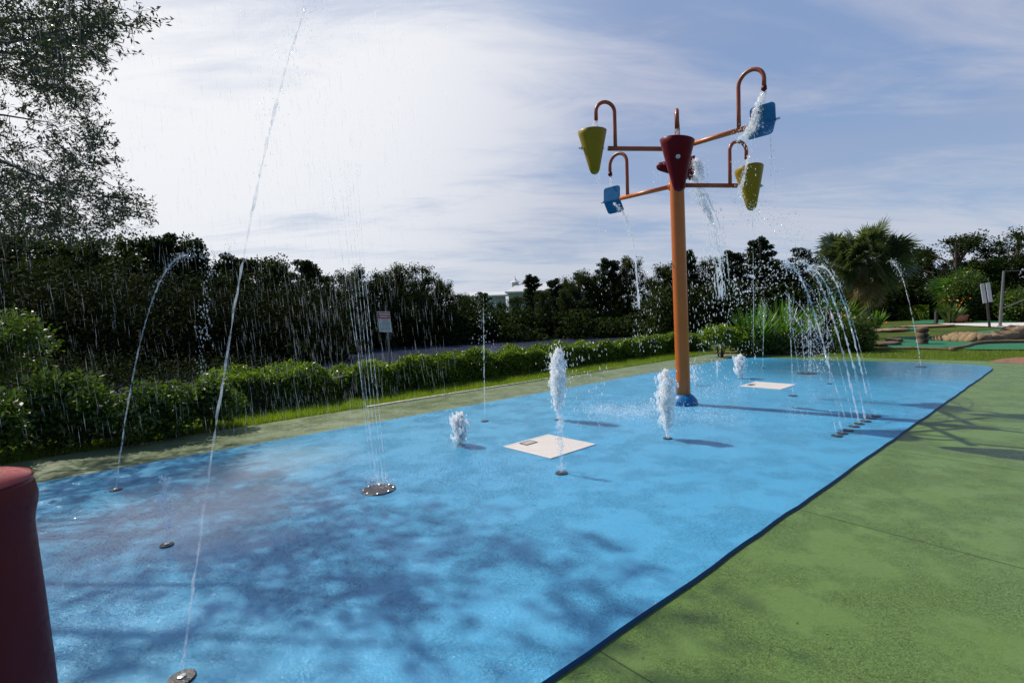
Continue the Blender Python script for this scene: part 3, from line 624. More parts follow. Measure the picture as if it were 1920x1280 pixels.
# small palms left/right of the golf path
for px, py, Yd, lab in ((1795, 545, 36, 'small fan palm among dark shrubs over the golf path'), (1838, 520, 37, 'second small fan palm near the big oak')):
    c = at(px, py, Yd); r_ = empty('palm_tree', (c[0], c[1], -.05)); tagp(r_, lab, 'palm'); fp = []
    for i in range(34):
        a = rng.uniform(0, 6.283); z = rng.uniform(-.3, 1); frond_fan(fp, c, (math.cos(a), math.sin(a), z), rng.uniform(.5, 1.1), rng.uniform(.9, 1.3), 16, .09)
    fanmesh(fp, 'crown', M_trop, r_); mb = MB(); mb.tube([(c[0], c[1], -.1), (c[0], c[1], c[2])], [.18, .14], 8); mb.build('trunk', M_palmbark, r_)
# low golf hedge
def px_hedge(px0, px1, pyb, pyt, label, mat):
    p0 = G(px0, pyb); p1 = G(px1, pyb); hh = at(px0, pyt, p0[1])[2]; root = empty('hedge', p0); tagp(root, label, 'hedge'); n = 9000; u = rng.uniform(0, 1, n); P_ = p0*(1-u)[:, None]+p1*u[:, None]
    P_[:, 1] += rng.uniform(0, 1.2, n)*(rng.uniform(0, 1, n) < .5); P_[:, 2] = np.where(rng.uniform(0, 1, n) < .5, hh, rng.uniform(0, hh, n))+lumpy(P_, 1.2, .05)+rng.normal(size=n)*.03
    V_, Q_ = leaf_arrays(P_, .13, .07, np.array([[0, -.3, 1.]]).repeat(n, 0), .8); fastmesh('foliage', V_, Q_, mat, root)
    mb = MB(); mb.prism([p0+np.array([0, .15, 0]), p1+np.array([0, .15, 0]), p1+np.array([0, 1.1, 0]), p0+np.array([0, 1.1, 0])], -.05, hh-.1); mb.build('dark_core', M_core, root)  # solid dark core added to keep light from passing through
px_hedge(1632, 1742, 600, 577, 'low clipped hedge on the golf course between palm and post', M_hedge)
px_hedge(1885, 2010, 598, 567, 'low clipped hedge beyond the path at the right edge', M_hedge)
# rocks
def rock(px, py, w_, h_, d_, label, rot=0.0, mat=M_rock, grp=None, ridges=0):
    c = G(px, py); root_ = MB(); n1_, n2_ = 22, 14; V_ = []
    for j in range(n2_+1):
        ph = math.pi*j/n2_
        for i in range(n1_):
            a = 2*math.pi*i/n1_; x, y, z = math.sin(ph)*math.cos(a), math.sin(ph)*math.sin(a), math.cos(ph)
            k_ = 1+.13*math.sin(3*a+px)*math.sin(ph*2+py)+.08*math.sin(7*a+ph*5+px)+.05*math.sin(13*a+9*ph)
            x = math.copysign(abs(x)**.8, x); z = math.copysign(abs(z)**.75, z)
            V_.append((x*w_/2*k_, y*d_/2*k_, z*h_*k_*.62))
    V_ = np.array(V_); cr, sr_ = math.cos(rot), math.sin(rot); V_ = V_@np.array([[cr, 0, sr_], [0, 1, 0], [-sr_, 0, cr]]).T if False else V_
    V_[:, 0] += V_[:, 2]*rot; V_ += np.array([c[0], c[1], h_*.35])
    Fc = [(j*n1_+i, j*n1_+(i+1) % n1_, (j+1)*n1_+(i+1) % n1_, (j+1)*n1_+i) for j in range(n2_) for i in range(n1_)]
    root_.add(V_, Fc); o = root_.build('rock', mat, None, True); tagp(o, label, 'rock', grp); return o
RK = [(1768, 638, .62, .40, 'small tan rock at left end of the golf rock bank'), (1779, 638.5, .52, .5, 'leaning tan rock, second of the golf rock bank'), (1790, 639, .55, .62, 'leaning tan rock, third of the golf rock bank'),
      (1802, 639.5, .5, .62, 'leaning tan rock, fourth of the golf rock bank'), (1813, 640, .5, .66, 'leaning tan rock, fifth of the golf rock bank'), (1825, 640.5, .55, .64, 'leaning tan rock, sixth of the golf rock bank'), (1837, 640.5, .6, .58, 'leaning tan rock, seventh of the golf rock bank'),
      (1856, 639, 1.0, .5, 'long low tan rock right of the leaning rocks'), (1880, 637, 1.1, .68, 'bigger rounded tan rock right of the long low rock'), (1903, 635, 1.0, .95, 'tall tan rock near the right edge of the golf bank'), (1925, 634, 1.0, .95, 'tan rock cut by the right edge of the photo')]
for px, py, w_, h_, lab in RK: rock(px, py, w_, h_*.50, .55, lab, rot=.45 if h_ < .67 and w_ < .63 else .1)
rock(1676, 641, .55, .16, .5, 'flat grey brown rock beside the large rounded shrub', mat=M_border); rock(1663, 647, .9, .14, .5, 'flat dark rock at the left tip of the golf green', mat=M_border)
rock(1735, 613, 3.0, .13, 1.4, 'flat stone ledge lying across the top of the totem', mat=M_rock); rock(1672, 621, 1.6, .16, .8, 'low stone edge left of the totem', mat=M_rock)
# brown borders round greens
def border(pts, label, w_=.06, h_=.11):
    P_ = [G(x, y) for x, y in pts]; P_ = [p+np.array([0, 0, .03]) for p in P_]; mb = MB(); mb.tube(P_, [w_*rng.uniform(.8, 1.2) for _ in P_], 8); o = mb.build('rock_border', M_border, None, True); tagp(o, label, 'border')
sp = smoothpoly([(1795, 656), (1812, 651), (1833, 645), (1880, 642), (1960, 641.5), (2040, 643)], 6)[:30]; border(sp, 'brown kerb curving round the front right golf green')
border(smoothpoly([(1520, 655), (1580, 656), (1640, 655.5), (1700, 654.5), (1745, 655), (1780, 657)], 5)[:26], 'low brown kerb along the front of the left golf green', .04)
border([(1340, 662), (1400, 662.2), (1460, 662.6), (1540, 664)], 'reddish stone edging at the far end of the deck', .03)
# totem
tb = G(1729, 645); tr_ = empty('tiki_totem', tb); tagp(tr_, 'carved brown tiki totem standing on the golf green under a stone ledge', 'totem'); th = at(1727, 614, tb[1])[2]
mb = MB(); mb.lathe([(.17, -.03), (.18, .06), (.155, .10), (.17, th*.3), (.15, th*.36), (.17, th*.42), (.165, th*.66), (.14, th*.7), (.17, th*.76), (.18, th*.95), (.16, th)], tb, 16); mb.build('body', M_totem, tr_, True)
for dx, zf, sx, sz in ((-.07, .56, .07, .05), (.07, .56, .07, .05), (0, .47, .05, .10), (0, .24, .16, .04), (0, .18, .14, .02), (-.07, .86, .06, .04), (.07, .86, .06, .04), (0, .79, .14, .03)):
    mb = MB(); mb.box((tb[0]+dx, tb[1]-.165, th*zf), (sx, .05, sz)); mb.build('carving', M_totemd, tr_)
pp = G(1798, 605.5); po = empty('flower_pot', pp); tagp(po, 'brown round flower pot at the edge of the golf path', 'pot'); mb = MB(); mb.lathe([(.25, 0), (.42, .2), (.45, .4), (.5, .46), (.48, .5), (.40, .5), (.38, .4)], pp, 20); mb.build('bowl', M_clay, po, True); mb = MB(); mb.lathe([(.39, .38), (.01, .44)], pp, 16); mb.build('soil', M_core, po)
# posts and signs on the golf course
pb = G(1875, 612); o = empty('tall_post', pb); tagp(o, 'tall dark metal post with a thin stay beside the golf path', 'post'); tp = at(1882, 508, pb[1]); mb = MB(); mb.tube([pb, tp], [.07, .05], 10); mb.build('pole', M_metal, o); mb = MB(); mb.tube([tp, tp+np.array([3.5, 0, -.05])], .015, 6); mb.build('top_rail', M_metal, o)
mb = MB(); mb.tube([at(1880, 578, pb[1]), at(1935, 556, pb[1])], .025, 6); mb.build('stay', M_metal, o); mb = MB(); mb.lathe([(.12, 0), (.12, .04), (.08, .06)], pb, 12); mb.build('foot', M_metal, o)
sb = G(1855.5, 613); o = empty('golf_sign', sb); tagp(o, 'two narrow white boards side by side on a dark leaning post', 'sign'); mb = MB(); mb.tube([sb, at(1850, 560, sb[1])], .055, 8); mb.build('post', M_dpost, o)
for (x0, y0, x1, y1) in ((1841.5, 532, 1847, 568), (1852, 530, 1857.5, 566)):
    a_ = at(x0, y0, sb[1]-.08); b_ = at(x1, y1, sb[1]-.08); ax = unit(b_-a_); sx = unit(np.cross(ax, [0, 1, 0])); mb = MB(); mb.box((a_+b_)/2, (.20, .03, np.linalg.norm(b_-a_)), ax=[sx, np.cross(ax, sx)*-1, ax]); mb.build('board', M_sw, o)
b5 = G(1755.5, 606); o = empty('short_post', b5); tagp(o, 'short black post at the left start of the golf path', 'post'); mb = MB(); mb.box((b5[0], b5[1], .34), (.15, .15, .75)); mb.build('shaft', M_dpost, o); mb = MB(); mb.lathe([(.10, .715), (.09, .76), (.03, .79)], b5, 10); mb.build('cap', M_dpost, o)

# ------------------------------------------------------------------ pond warning sign and stake
Ys = 11.6; s0 = at(730, 664, Ys); s0[2] = float(gheight(s0[0], s0[1])); sg = empty('warning_sign', s0); tagp(sg, 'red and white warning sign on a grey post behind the hedge by the pond', 'sign')
mb = MB(); mb.tube([s0+np.array([0, 0, -.1]), at(728, 625, Ys), at(722, 590, Ys)], .022, 8); mb.build('post', M_metal, sg)
tl, tr2, bl, brr = at(707, 583.5, Ys-.03), at(730.5, 584, Ys-.03), at(711.5, 622, Ys-.03), at(735, 621.5, Ys-.03)
ex = (tr2-tl); ey = (bl-tl); exn, eyn = unit(ex), unit(ey); nrm = unit(np.cross(exn, eyn)); wS, hS = np.linalg.norm(ex), np.linalg.norm(ey)
nrm = nrm if nrm[1] < 0 else -nrm
def sgbox(u0, v0, u1, v1, off, th_, name, mat, parent):
    mb = MB(); c = tl+ex*(u0+u1)/2+ey*(v0+v1)/2+nrm*off; mb.box(c, ((u1-u0)*wS, (v1-v0)*hS, th_), ax=[exn, eyn, nrm]); return mb.build(name, mat, parent)
sgbox(0, 0, 1, 1, 0, .006, 'panel', M_sw, sg); sgbox(.04, .03, .96, .36, .005, .004, 'header', M_sr, sg)
mb = MB()
def addbar(u0, v0, u1, v1, off=.0085):
    c = tl+ex*(u0+u1)/2+ey*(v0+v1)/2+nrm*off; mb.box(c, ((u1-u0)*wS, (v1-v0)*hS, .002), ax=[exn, eyn, nrm])
for u in np.arange(.14, .86, .085): addbar(u, .08, u+.05, .17)
for u in np.arange(.18, .8, .07): addbar(u, .22, u+.045, .29)
mb.build('header_lettering', M_strw, sg)
mb = MB(); v_ = .41
while v_ < .93:
    u = .10
    while u < .86: wd = rng.uniform(.04, .13); addbar(u, v_, min(u+wd, .9), v_+.028, .004); u += wd+.03
    v_ += .062
mb.build('lettering', M_stext, sg)
st = G(303, 797); o = empty('wooden_stake', st); tagp(o, 'thin leaning wooden stake in the shrubs by the grass', 'stake'); tp = at(294, 750, st[1]); mb = MB(); mb.tube([st, tp], [.012, .010], 6); mb.build('shaft', M_bark, o); mb = MB(); mb.lathe([(.013, 0), (.013, .03)], tp, 6); mb.build('cap', M_path, o)

# ------------------------------------------------------------------ near oak overhanging from the left
def in_poly(px, py, poly):
    r_ = np.zeros(len(px), bool); k = len(poly)
    for i in range(k):
        x0, y0 = poly[i]; x1, y1 = poly[(i+1) % k]; c = ((y0 > py) != (y1 > py)) & (px < (x1-x0)*(py-y0)/(y1-y0+1e-9)+x0); r_ ^= c
    return r_
tree_root = empty('live_oak', (-11.5, 6.4, -.05)); tagp(tree_root, 'near live oak with small leaves overhanging the pad from the upper left', 'tree')
mb = MB(); TK = np.array([[-11.5, 6.4, -.1], [-11.4, 6.4, 1.5], [-11.1, 6.3, 3.2], [-10.6, 6.2, 4.4]]); mb.tube(TK, [.42, .34, .30, .26], 14); mb.build('trunk', M_bark, tree_root, True)
crown_px = [(-1500, 470), (-60, 455), (60, 440), (140, 452), (215, 432), (272, 400), (262, 345), (205, 290), (178, 215), (165, 150), (120, 90), (190, 118), (232, 105), (180, 70), (290, 52), (296, 35), (200, 10), (210, -60), (262, -130), (320, -220), (370, -420), (360, -800), (200, -1100), (-1500, -1100)]
# limbs & twigs : random walks towards target points sampled inside the crown volume
NT_ = 1500; tg = []
while len(tg) < NT_:
    Yd = rng.uniform(4.9, 8.6, 4000); x = rng.uniform(-11.5, -1.5, 4000); z = rng.uniform(2.2, 9.4, 4000); P_ = np.stack([x, Yd, z], 1)
    v = P_-np.array([0, 0, H]); k = v@FW; px = 960+F*(v@RT)/k; py = 640-F*(v@UP)/k
    ok = in_poly(px, py, crown_px) & (k > 1) & (((x+8.2)/6.4)**2+((Yd-6.6)/2.6)**2+((z-5.4)/4.1)**2 < 1.0)
    cn = np.sin(x*2.3+1)*np.cos(Yd*1.9)+np.sin(z*2.7+x*1.1)+.5*np.sin(Yd*4.1+z*3.3)
    ok &= (cn > rng.uniform(-.9, .35, 4000))
    vis = (px > -60) & (py > -40); ok &= vis | (rng.uniform(0, 1, 4000) < .30)
    tg += list(P_[ok])
tg = np.array(tg[:NT_])
limb_ends = []; mbl = MB()
for i in range(16):
    tgt = tg[rng.integers(NT_)]; s_ = TK[-1]+np.array([0, 0, rng.uniform(-1.2, .2)]); pts = []
    for u in np.linspace(0, 1, 9): p = s_*(1-u)+tgt*u+np.array([0, 0, 1.0*math.sin(u*math.pi)*.5])+rng.normal(size=3)*.10*math.sin(u*math.pi); pts.append(p)
    mbl.tube(pts, np.linspace(.07, .006, 9), 7); limb_ends += pts[3:]
mbl.build('limb', M_bark, tree_root, True)
limb_ends = np.array(limb_ends); mbt = MB(); LC = []; LD = []
for tgt in tg:
    d = np.linalg.norm(limb_ends-tgt, axis=1); s_ = limb_ends[np.argmin(d)]; dl = unit(tgt-s_); ln = min(np.min(d), .9)
    dr = unit(dl*.8+rng.normal(size=3)*.45+np.array([.35, 0, -.25])); s2 = tgt-dr*rng.uniform(.15, .32)
    e = tgt+dr*.12; midp = (s2+e)/2+rng.normal(size=3)*.04; mbt.tube([s2, midp, e], [.004, .003, .0015], 4, False)
    for kk in range(rng.integers(3, 6)):
        u0 = rng.uniform(.1, 1); b_ = s2*(1-u0)+e*u0; dd = unit(dr+rng.normal(size=3)*.7); L_ = rng.uniform(.10, .28); e2 = b_+dd*L_; mbt.tube([b_, e2], [.003, .0012], 3, False)
        nl = rng.integers(8, 14); u = rng.uniform(.1, 1.05, nl)[:, None]; LC.append(b_+dd*L_*u+rng.normal(size=(nl, 3))*.022); LD.append(np.repeat((dd*.8)[None], nl, 0))
mbt.build('twig', M_bark, tree_root)
LC = np.vstack(LC); LD = np.vstack(LD); V_, Q_ = leaf_arrays(LC, .060, .020, LD, .75); fastmesh('crown', V_, Q_, M_oak, tree_root)

# ------------------------------------------------------------------ covers, grates, nozzles
def cover(px, py, r, label, big=False, group=None, name='spray_cover'):
    c = G(px, py, ZP); root = empty(name, c); tagp(root, label, 'cover', group)
    mb = MB(); mb.lathe([(r, -.002), (r, .006), (r*.97, .009), (r*.90, .010), (.002, .010)], c, 32); mb.build('plate', M_black, root)
    if big:
        for i in range(8):
            a = i*math.pi/4+.2; mb = MB(); mb.lathe([(.012, .010), (.012, .014), (.006, .017), (.001, .018)], c+np.array([math.cos(a)*r*.86, math.sin(a)*r*.86, 0]), 10); mb.build('bolt', M_steel, root)
    else:
        mb = MB(); mb.lathe([(.018, .010), (.018, .016), (.010, .018), (.001, .018)], c, 12); mb.build('nozzle', M_steel, root)
    return c, root
cA, _ = cover(710.5, 918, .155, 'large black round cover with bright bolts in the tree shadow', True)
cB, _ = cover(1513, 700, .20, 'large black round cover near the far end of the pad', True)
c8, _ = cover(341, 1272, .057, 'black round nozzle cover cut by the bottom edge of the photo')
cJ1, _ = cover(1053, 887, .062, 'small black nozzle cover under the jet nearest the ivory grate')
cJ1b, _ = cover(1046, 787, .05, 'small black nozzle cover behind the near ivory grate')
cJ2, _ = cover(864, 834, .05, 'small nozzle cover under the short stubby foam jet')
cJ3, _ = cover(1252, 822, .055, 'small nozzle cover left of the orange pole')
cJ4, _ = cover(1387, 709.5, .05, 'small nozzle cover under the foam jet before the far grate')
cJ6, _ = cover(909, 789.5, .055, 'small black nozzle cover of the thin jet near the left deck strip')
cJ7, _ = cover(313, 1022, .045, 'reddish brown nozzle cover in the tree shadow at left')
cJ9, _ = cover(217, 918, .055, 'small brown nozzle cover nearest the red post')
cJ13, _ = cover(1487, 742, .07, 'small black nozzle cover in front of the far ivory grate')
cJ14, _ = cover(1430, 690, .05, 'small nozzle cover left of the large far cover')
cJ15, _ = cover(1727, 687.5, .11, 'nozzle cover of the slanting jet near the far right corner')
cJ16, _ = cover(1556, 719.5, .05, 'small nozzle cover right of the far ivory grate')
ROW = [(1569.6, 817.3), (1579.5, 812.6), (1590.4, 806.7), (1601.7, 799.8), (1610.6, 794.6), (1623.5, 789.8), (1633.5, 784.6), (1641.9, 780.2)]
rowc = []
for i, p in enumerate(ROW):
    lab = 'small black nozzle cover in the row of eight, %s from the near end' % ORD[i]
    rowc.append(cover(p[0], p[1], .062, lab, group='row of nozzle covers by the right pad edge')[0])
def grate(pL, pT, pR, pB, label, n):
    c = [G(*p, ZP) for p in (pL, pT, pR, pB)]; cen = sum(c)/4; ex_ = unit((c[1]-c[0])+(c[2]-c[3])); ex_[2] = 0; ey_ = np.array([-ex_[1], ex_[0], 0]); S = (np.linalg.norm(c[1]-c[0])+np.linalg.norm(c[2]-c[3])+np.linalg.norm(c[3]-c[0])+np.linalg.norm(c[2]-c[1]))/4
    root = empty('drain_grate', cen); tagp(root, label, 'drain grate'); A = [ex_, ey_, np.array([0, 0, 1.])]; z = .004
    mb = MB()
    for s_ in (-1, 1): mb.box(cen+ex_*s_*(S/2-.012)+np.array([0, 0, z]), (.024, S, .012), A); mb.box(cen+ey_*s_*(S/2-.012)+np.array([0, 0, z]), (S-.048, .024, .012), A)
    mb.build('frame', M_white, root)
    mb = MB(); mb.box(cen+np.array([0, 0, .001]), (S-.05, S-.05, .003), A); mb.build('tray', M_dgrey, root)
    mb = MB()
    for i in range(n):
        o_ = -S/2+.03+(S-.06)*(i+.5)/n; mb.box(cen+ey_*o_+np.array([0, 0, z-.0005]), (S-.05, (S-.06)/n*.80, .010), A)
    mb.build('slats', M_white, root)
    return cen, ex_, ey_, S, root, A
gc, gx, gy, gS, gr, gA_ = grate((942, 838.5), (1026, 815.7), (1118.7, 832.5), (1032.5, 860), 'square ivory drain grate beside the two tall foam jets', 36)
hc = G(991, 831.5, ZP)+np.array([0, 0, .012])
mb = MB(); mb.box(hc, (.17, .11, .004), gA_); mb.build('hatch', paint('hatch_plate', (.42, .38, .33), .5, .1), gr)
mb = MB()
for s_ in (-1, 1): mb.box(hc+gx*s_*.088+np.array([0, 0, .001]), (.010, .126, .006), gA_); mb.box(hc+gy*s_*.058+np.array([0, 0, .001]), (.166, .010, .006), gA_)
mb.build('hatch_frame', M_dgrey, gr)
gc2, gx2, gy2, gS2, gr2, gA2 = grate((1384, 724.7), (1415.8, 715.8), (1494, 721.2), (1465.8, 730), 'square ivory drain grate farther off, right of the orange pole', 36)
mb = MB(); mb.box(G(1409, 722, ZP)+np.array([0, 0, .012]), (.18, .10, .004), gA2); mb.build('hatch', M_dgrey, gr2)

# ------------------------------------------------------------------ red post bottom left
rp = np.array([-2.065, 1.86, 0]); ro = empty('red_bollard', rp); tagp(ro, 'thick glossy red bollard with a flat rounded cap at the left edge', 'bollard')
tz = 1.078
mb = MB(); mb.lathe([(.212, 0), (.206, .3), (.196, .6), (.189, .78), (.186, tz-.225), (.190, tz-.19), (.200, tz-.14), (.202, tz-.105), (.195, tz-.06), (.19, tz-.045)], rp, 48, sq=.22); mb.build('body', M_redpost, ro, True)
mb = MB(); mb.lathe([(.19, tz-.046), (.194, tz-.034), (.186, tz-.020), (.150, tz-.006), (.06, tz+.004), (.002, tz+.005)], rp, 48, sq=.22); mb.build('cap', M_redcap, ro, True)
mb = MB(); mb.lathe([(.018, tz+.003), (.018, tz+.010), (.008, tz+.013), (.001, tz+.013)], rp+np.array([.06, -.02, 0]), 12); mb.build('bolt', M_steel, ro)
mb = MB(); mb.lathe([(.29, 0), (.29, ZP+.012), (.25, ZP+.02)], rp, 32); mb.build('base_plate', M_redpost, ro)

C = []
for _ in range(420):
    a = rng.uniform(0, 6.283); r_ = .175*math.sqrt(rng.uniform(0, 1)); C.append(rp+np.array([r_*math.cos(a), r_*math.sin(a), tz+.004-.02*(r_/.18)**3]))
V_, Q_ = drop_arrays(np.array(C), rng.uniform(.0008, .0028, len(C)), np.array([0, 0, 1.]), .6); tagp(fastmesh('water_beads', V_, Q_, M_bead2, smooth=True), 'tiny water beads standing on the red bollard cap', 'water drops', kind='stuff')
# ------------------------------------------------------------------ bucket tree
B0 = G(1282, 757, ZP); LEAN = np.array([-.012, 0, 1.0])
bt = empty('bucket_tree', B0); tagp(bt, 'tall orange pole with six arms carrying yellow and red tipping buckets and blue paddles', 'water feature')
def PA(z): return B0+np.array([LEAN[0]*z, 0, z-ZP])
PR = .112; ZL = 3.56; ZU = 4.13; AL = 1.36
mb = MB(); zs_ = np.linspace(.05, ZU+.16, 12); mb.tube([PA(z) for z in zs_], PR, 32); mb.tube([PA(ZU+.16), PA(ZU+.20), PA(ZU+.225)], [PR, PR*.75, PR*.2], 32); mb.build('pole', M_orange, bt, True)
mb = MB(); mb.lathe([(.215, 0), (.222, .03), (.205, .08), (.165, .13), (.135, .155), (.120, .165)], B0, 32); mb.build('base_cover', M_blue, bt, True)
def arc_pts(c, e1_, e2_, r, a0, a1, n): return [c+r*(e1_*math.cos(a)+e2_*math.sin(a)) for a in np.linspace(a0, a1, n)]
Zv = np.array([0, 0, 1.])
def bucket_parts(parent, pivot, ad, tilt, mat):
    """tipping bucket: open cone with round tip, pivots on the arm axis"""
    sdv = np.cross(ad, Zv); up_ = Zv*math.cos(tilt)+sdv*math.sin(tilt); sx = np.cross(up_, ad)*-1; A = [ad, sx, up_]
    Lb = .70; rt_ = .225; prof = []
    for a in np.linspace(0, math.pi/2*.82, 7): prof.append((.072*math.sin(a)+.002, -.40-.072*math.cos(a)+.06))
    prof += [(.072+(rt_-.072)*u, -.375+(Lb-.055)*u) for u in np.linspace(.06, 1, 10)]
    inner = [(r-.010, z+.006) for r, z in prof[::-1]]; inner = [(max(r, .002), z) for r, z in inner]
    mb = MB(); mb.lathe(prof+inner, (0, 0, 0), 36, capb=False)
    V_ = mb.v[0]; hi = V_[:, 2] > 0; V_[hi, 2] += V_[hi, 1]*.14*(V_[hi, 2]/.27)      # slanted rim
    mb.v[0] = V_@np.array(A)+pivot; bk = mb.build('bucket', mat, parent, True)
    mb = MB(); mb.tube([pivot-ad*.17, pivot+ad*.235], .014, 10); mb.tube([pivot+ad*.178, pivot+ad*.20], .03, 8); o = mb.build('pivot_bolt', M_steel, bk); o.location = (0, 0, 0)
    return up_
def paddle_parts(parent, pivot, ad, tilt):
    sdv = np.cross(ad, Zv); pd = None; mb = MB(); Wd, Ln, rc = .34, .235, .05
    for sgn, bend in ((1, .0), (-1, -.62)):
        th_ = tilt+bend; u_ = (Zv*math.cos(th_)+sdv*math.sin(th_))*sgn; n_ = unit(np.cross(ad, u_))
        out_ = [(-Wd/2, .0)]
        for cx_, cy_, a0 in ((-Wd/2+rc, Ln-rc, math.pi), (Wd/2-rc, Ln-rc, math.pi/2)):
            for a in np.linspace(a0, a0-math.pi/2, 6): out_.append((cx_+rc*math.cos(a), cy_+rc*math.sin(a)))
        out_.append((Wd/2, 0)); k = len(out_)
        Vf = [pivot+ad*x+u_*(y+.006)+n_*.012 for x, y in out_]+[pivot+ad*x+u_*(y+.006)-n_*.012 for x, y in out_]
        mb.add(Vf, [tuple(range(k)), tuple(range(k, 2*k))[::-1]]+[(i, (i+1) % k, k+(i+1) % k, k+i) for i in range(k)])
    pd = mb.build('paddle', M_blue, parent)
    mb = MB(); mb.box(pivot, (Wd+.02, .05, .022), [ad, unit(sdv*math.cos(tilt+.3)), unit(np.cross(ad, sdv))]); o = mb.build('rib', M_blue, pd); o.location = (0, 0, 0)
    mb = MB(); mb.tube([pivot+ad*Wd/2, pivot+ad*(Wd/2+.06)], .016, 10); o = mb.build('pivot_bolt', M_steel, pd); o.location = (0, 0, 0)
PIV = {}
for key, az, z, kind, tilt, nz, armm in (('ul', 262, ZU, 'y', .12, 0, M_redor), ('ub', 139, ZU, 'b', .1, 1, M_orange), ('ur', 20.5, ZU+.05, 'r', 1.76, 0, M_orange), ('lf', 197.3, ZL+.02, 'r', 0.02, 0, M_redor), ('ly', 80, ZL, 'y', -.09, 0, M_redor), ('lb', 318, ZL, 'b', .05, 1, M_orange)):
    AL = {'ly': 1.30, 'lb': 1.28}.get(key, 1.36); ad = np.array([math.sin(RA(az)), math.cos(RA(az)), 0]); p0 = PA(z)+ad*PR*.8; piv = PA(z)+ad*AL; PIV[key] = (piv, ad)
    mb = MB(); mb.tube([p0, PA(z)+ad*(AL-(.24 if kind != 'b' else .19))], .036, 16); mb.lathe([(.075, -.03), (.075, .03)], p0, 14, axis=[unit(np.cross(ad, Zv)), Zv, ad]); arm = mb.build('arm', armm, bt, True)
    ru = AL-(.36 if kind != 'b' else .34); dn = AL-.06 if kind != 'b' else AL+.02; rr = (dn-ru)/2; rise = .56 if kind == 'y' else (.58 if kind == 'r' else .60)
    base = PA(z)+ad*ru; cc = base+Zv*rise+ad*rr; pts = [base, base+Zv*rise*.5]+arc_pts(cc, -ad, Zv, rr, 0, math.pi, 14)
    endp = cc+ad*rr-Zv*(.13 if kind != 'b' else .12); pts.append(endp)
    mb = MB(); mb.tube(pts, .029, 14); sp_ = mb.build('spout_pipe', M_redor, arm, True); sp_.location = (0, 0, 0)
    if nz:
        mb = MB(); mb.tube([endp+Zv*.02, endp-Zv*.02, endp-Zv*.045-ad*.02], [.034, .040, .028], 14); o = mb.build('spout_nozzle', M_redpost, sp_) if False else mb.build('spout_nozzle', M_redpost, arm, True); o.location = (0, 0, 0)
    PIV[key+'_s'] = endp
    if kind == 'b': paddle_parts(bt, piv, ad, tilt)
    else: bucket_parts(bt, piv, ad, tilt, M_yellow if kind == 'y' else M_red)

# ------------------------------------------------------------------ water
def jetmesh(name, path, rad, mat, label, ndrops=60, spread=.03, dr=(.002, .006), wob=.25, n=9, blobs=0, blobr=.03, parent=None, drop_low=.3, breakup=0.0, cat='water jet'):
    """one jet: ragged tube along path, froth lumps and thrown drops, in one mesh"""
    P_ = np.asarray(path, float); k = len(P_); seg = np.linspace(0, k-1, max(k*6, 30)); Pf = np.stack([np.interp(seg, np.arange(k), P_[:, i]) for i in range(3)], 1)
    R_ = np.interp(seg, np.arange(k), rad if not np.isscalar(rad) else np.full(k, rad)); K = len(Pf); arrs = []
    R_ = R_*(1+wob*rng.normal(size=K)); R_ = np.clip(R_, R_.mean()*.15, None)
    Pf = Pf+rng.normal(size=Pf.shape)*R_[:, None]*.25
    mb = MB(); i0 = 0
    while i0 < K-2:
        if breakup and rng.uniform() < breakup*(i0/K)*1.6: i0 += int(rng.integers(1, 4)); continue
        i1 = K-1 if not breakup else min(K-1, i0+int(rng.integers(4, 12)))
        if i1-i0 >= 2:
            rr = R_[i0:i1+1].copy(); 
            if breakup: rr[0] *= .2; rr[-1] *= .2
            mb.tube(Pf[i0:i1+1], rr, n, True)
        i0 = i1
    Vt = []; Ft = []; 
    if ndrops:
        u = drop_low+(1-drop_low)*rng.uniform(0, 1, ndrops)**.7; s_ = u*(K-1); C = np.stack([np.interp(s_, np.arange(K), Pf[:, i]) for i in range(3)], 1)
        C = C+rng.normal(size=C.shape)*spread*np.interp(u, [0, .7, 1], [.4, 1.2, .9])[:, None]*np.array([1, 1, .8]); Vd, Td = drop_arrays(C, rng.uniform(dr[0], dr[1], ndrops), np.array([0, 0, 1.]), rng.uniform(1, 3.2, ndrops)); mb.arr(Vd, Td)
    if blobs:
        u = rng.uniform(.15, 1, blobs); s_ = u*(K-1); C = np.stack([np.interp(s_, np.arange(K), Pf[:, i]) for i in range(3)], 1)+rng.normal(size=(blobs, 3))*blobr*np.array([2.0, 2.0, 1.0])*np.interp(u, [0, .3, .75, .92, 1], [.45, .8, 1.15, .7, .25])[:, None]
        rs_ = blobr*rng.uniform(.25, .9, blobs)*np.interp(u, [0, .5, 1], [.5, 1, .8])
        a = np.arange(8)*math.pi/4; ph = np.array([.45, 1.1, 1.8, 2.5]); S = [(0, 0, 1)]+[(math.sin(p)*math.cos(x), math.sin(p)*math.sin(x), math.cos(p)) for p in ph for x in a]+[(0, 0, -1)]; S = np.array(S)
        Fs = [(0, 1+j, 1+(j+1) % 8) for j in range(8)]+[(1+r_*8+j, 1+(r_+1)*8+j, 1+(r_+1)*8+(j+1) % 8, 1+r_*8+(j+1) % 8) for r_ in range(3) for j in range(8)]+[(33, 25+(j+1) % 8, 25+j) for j in range(8)]
        for c, r_ in zip(C, rs_): mb.add(c+S*r_*(1+.13*rng.normal(size=(34, 1)))*np.array([1, 1, 2.1]), Fs)
    o = mb.build(name, mat, parent, True)
    if parent is None: tagp(o, label, cat)
    return o
def up_path(c, px, py, n=8, sway=0.0):
    """vertical-ish jet from base c up to the image height py, at the base's distance"""
    e = at(px, py, c[1]); return [c*(1-u)+e*u+np.array([sway*math.sin(u*3), 0, 0]) for u in np.linspace(0, 1, n)]
zt = np.array([0, 0, .012])
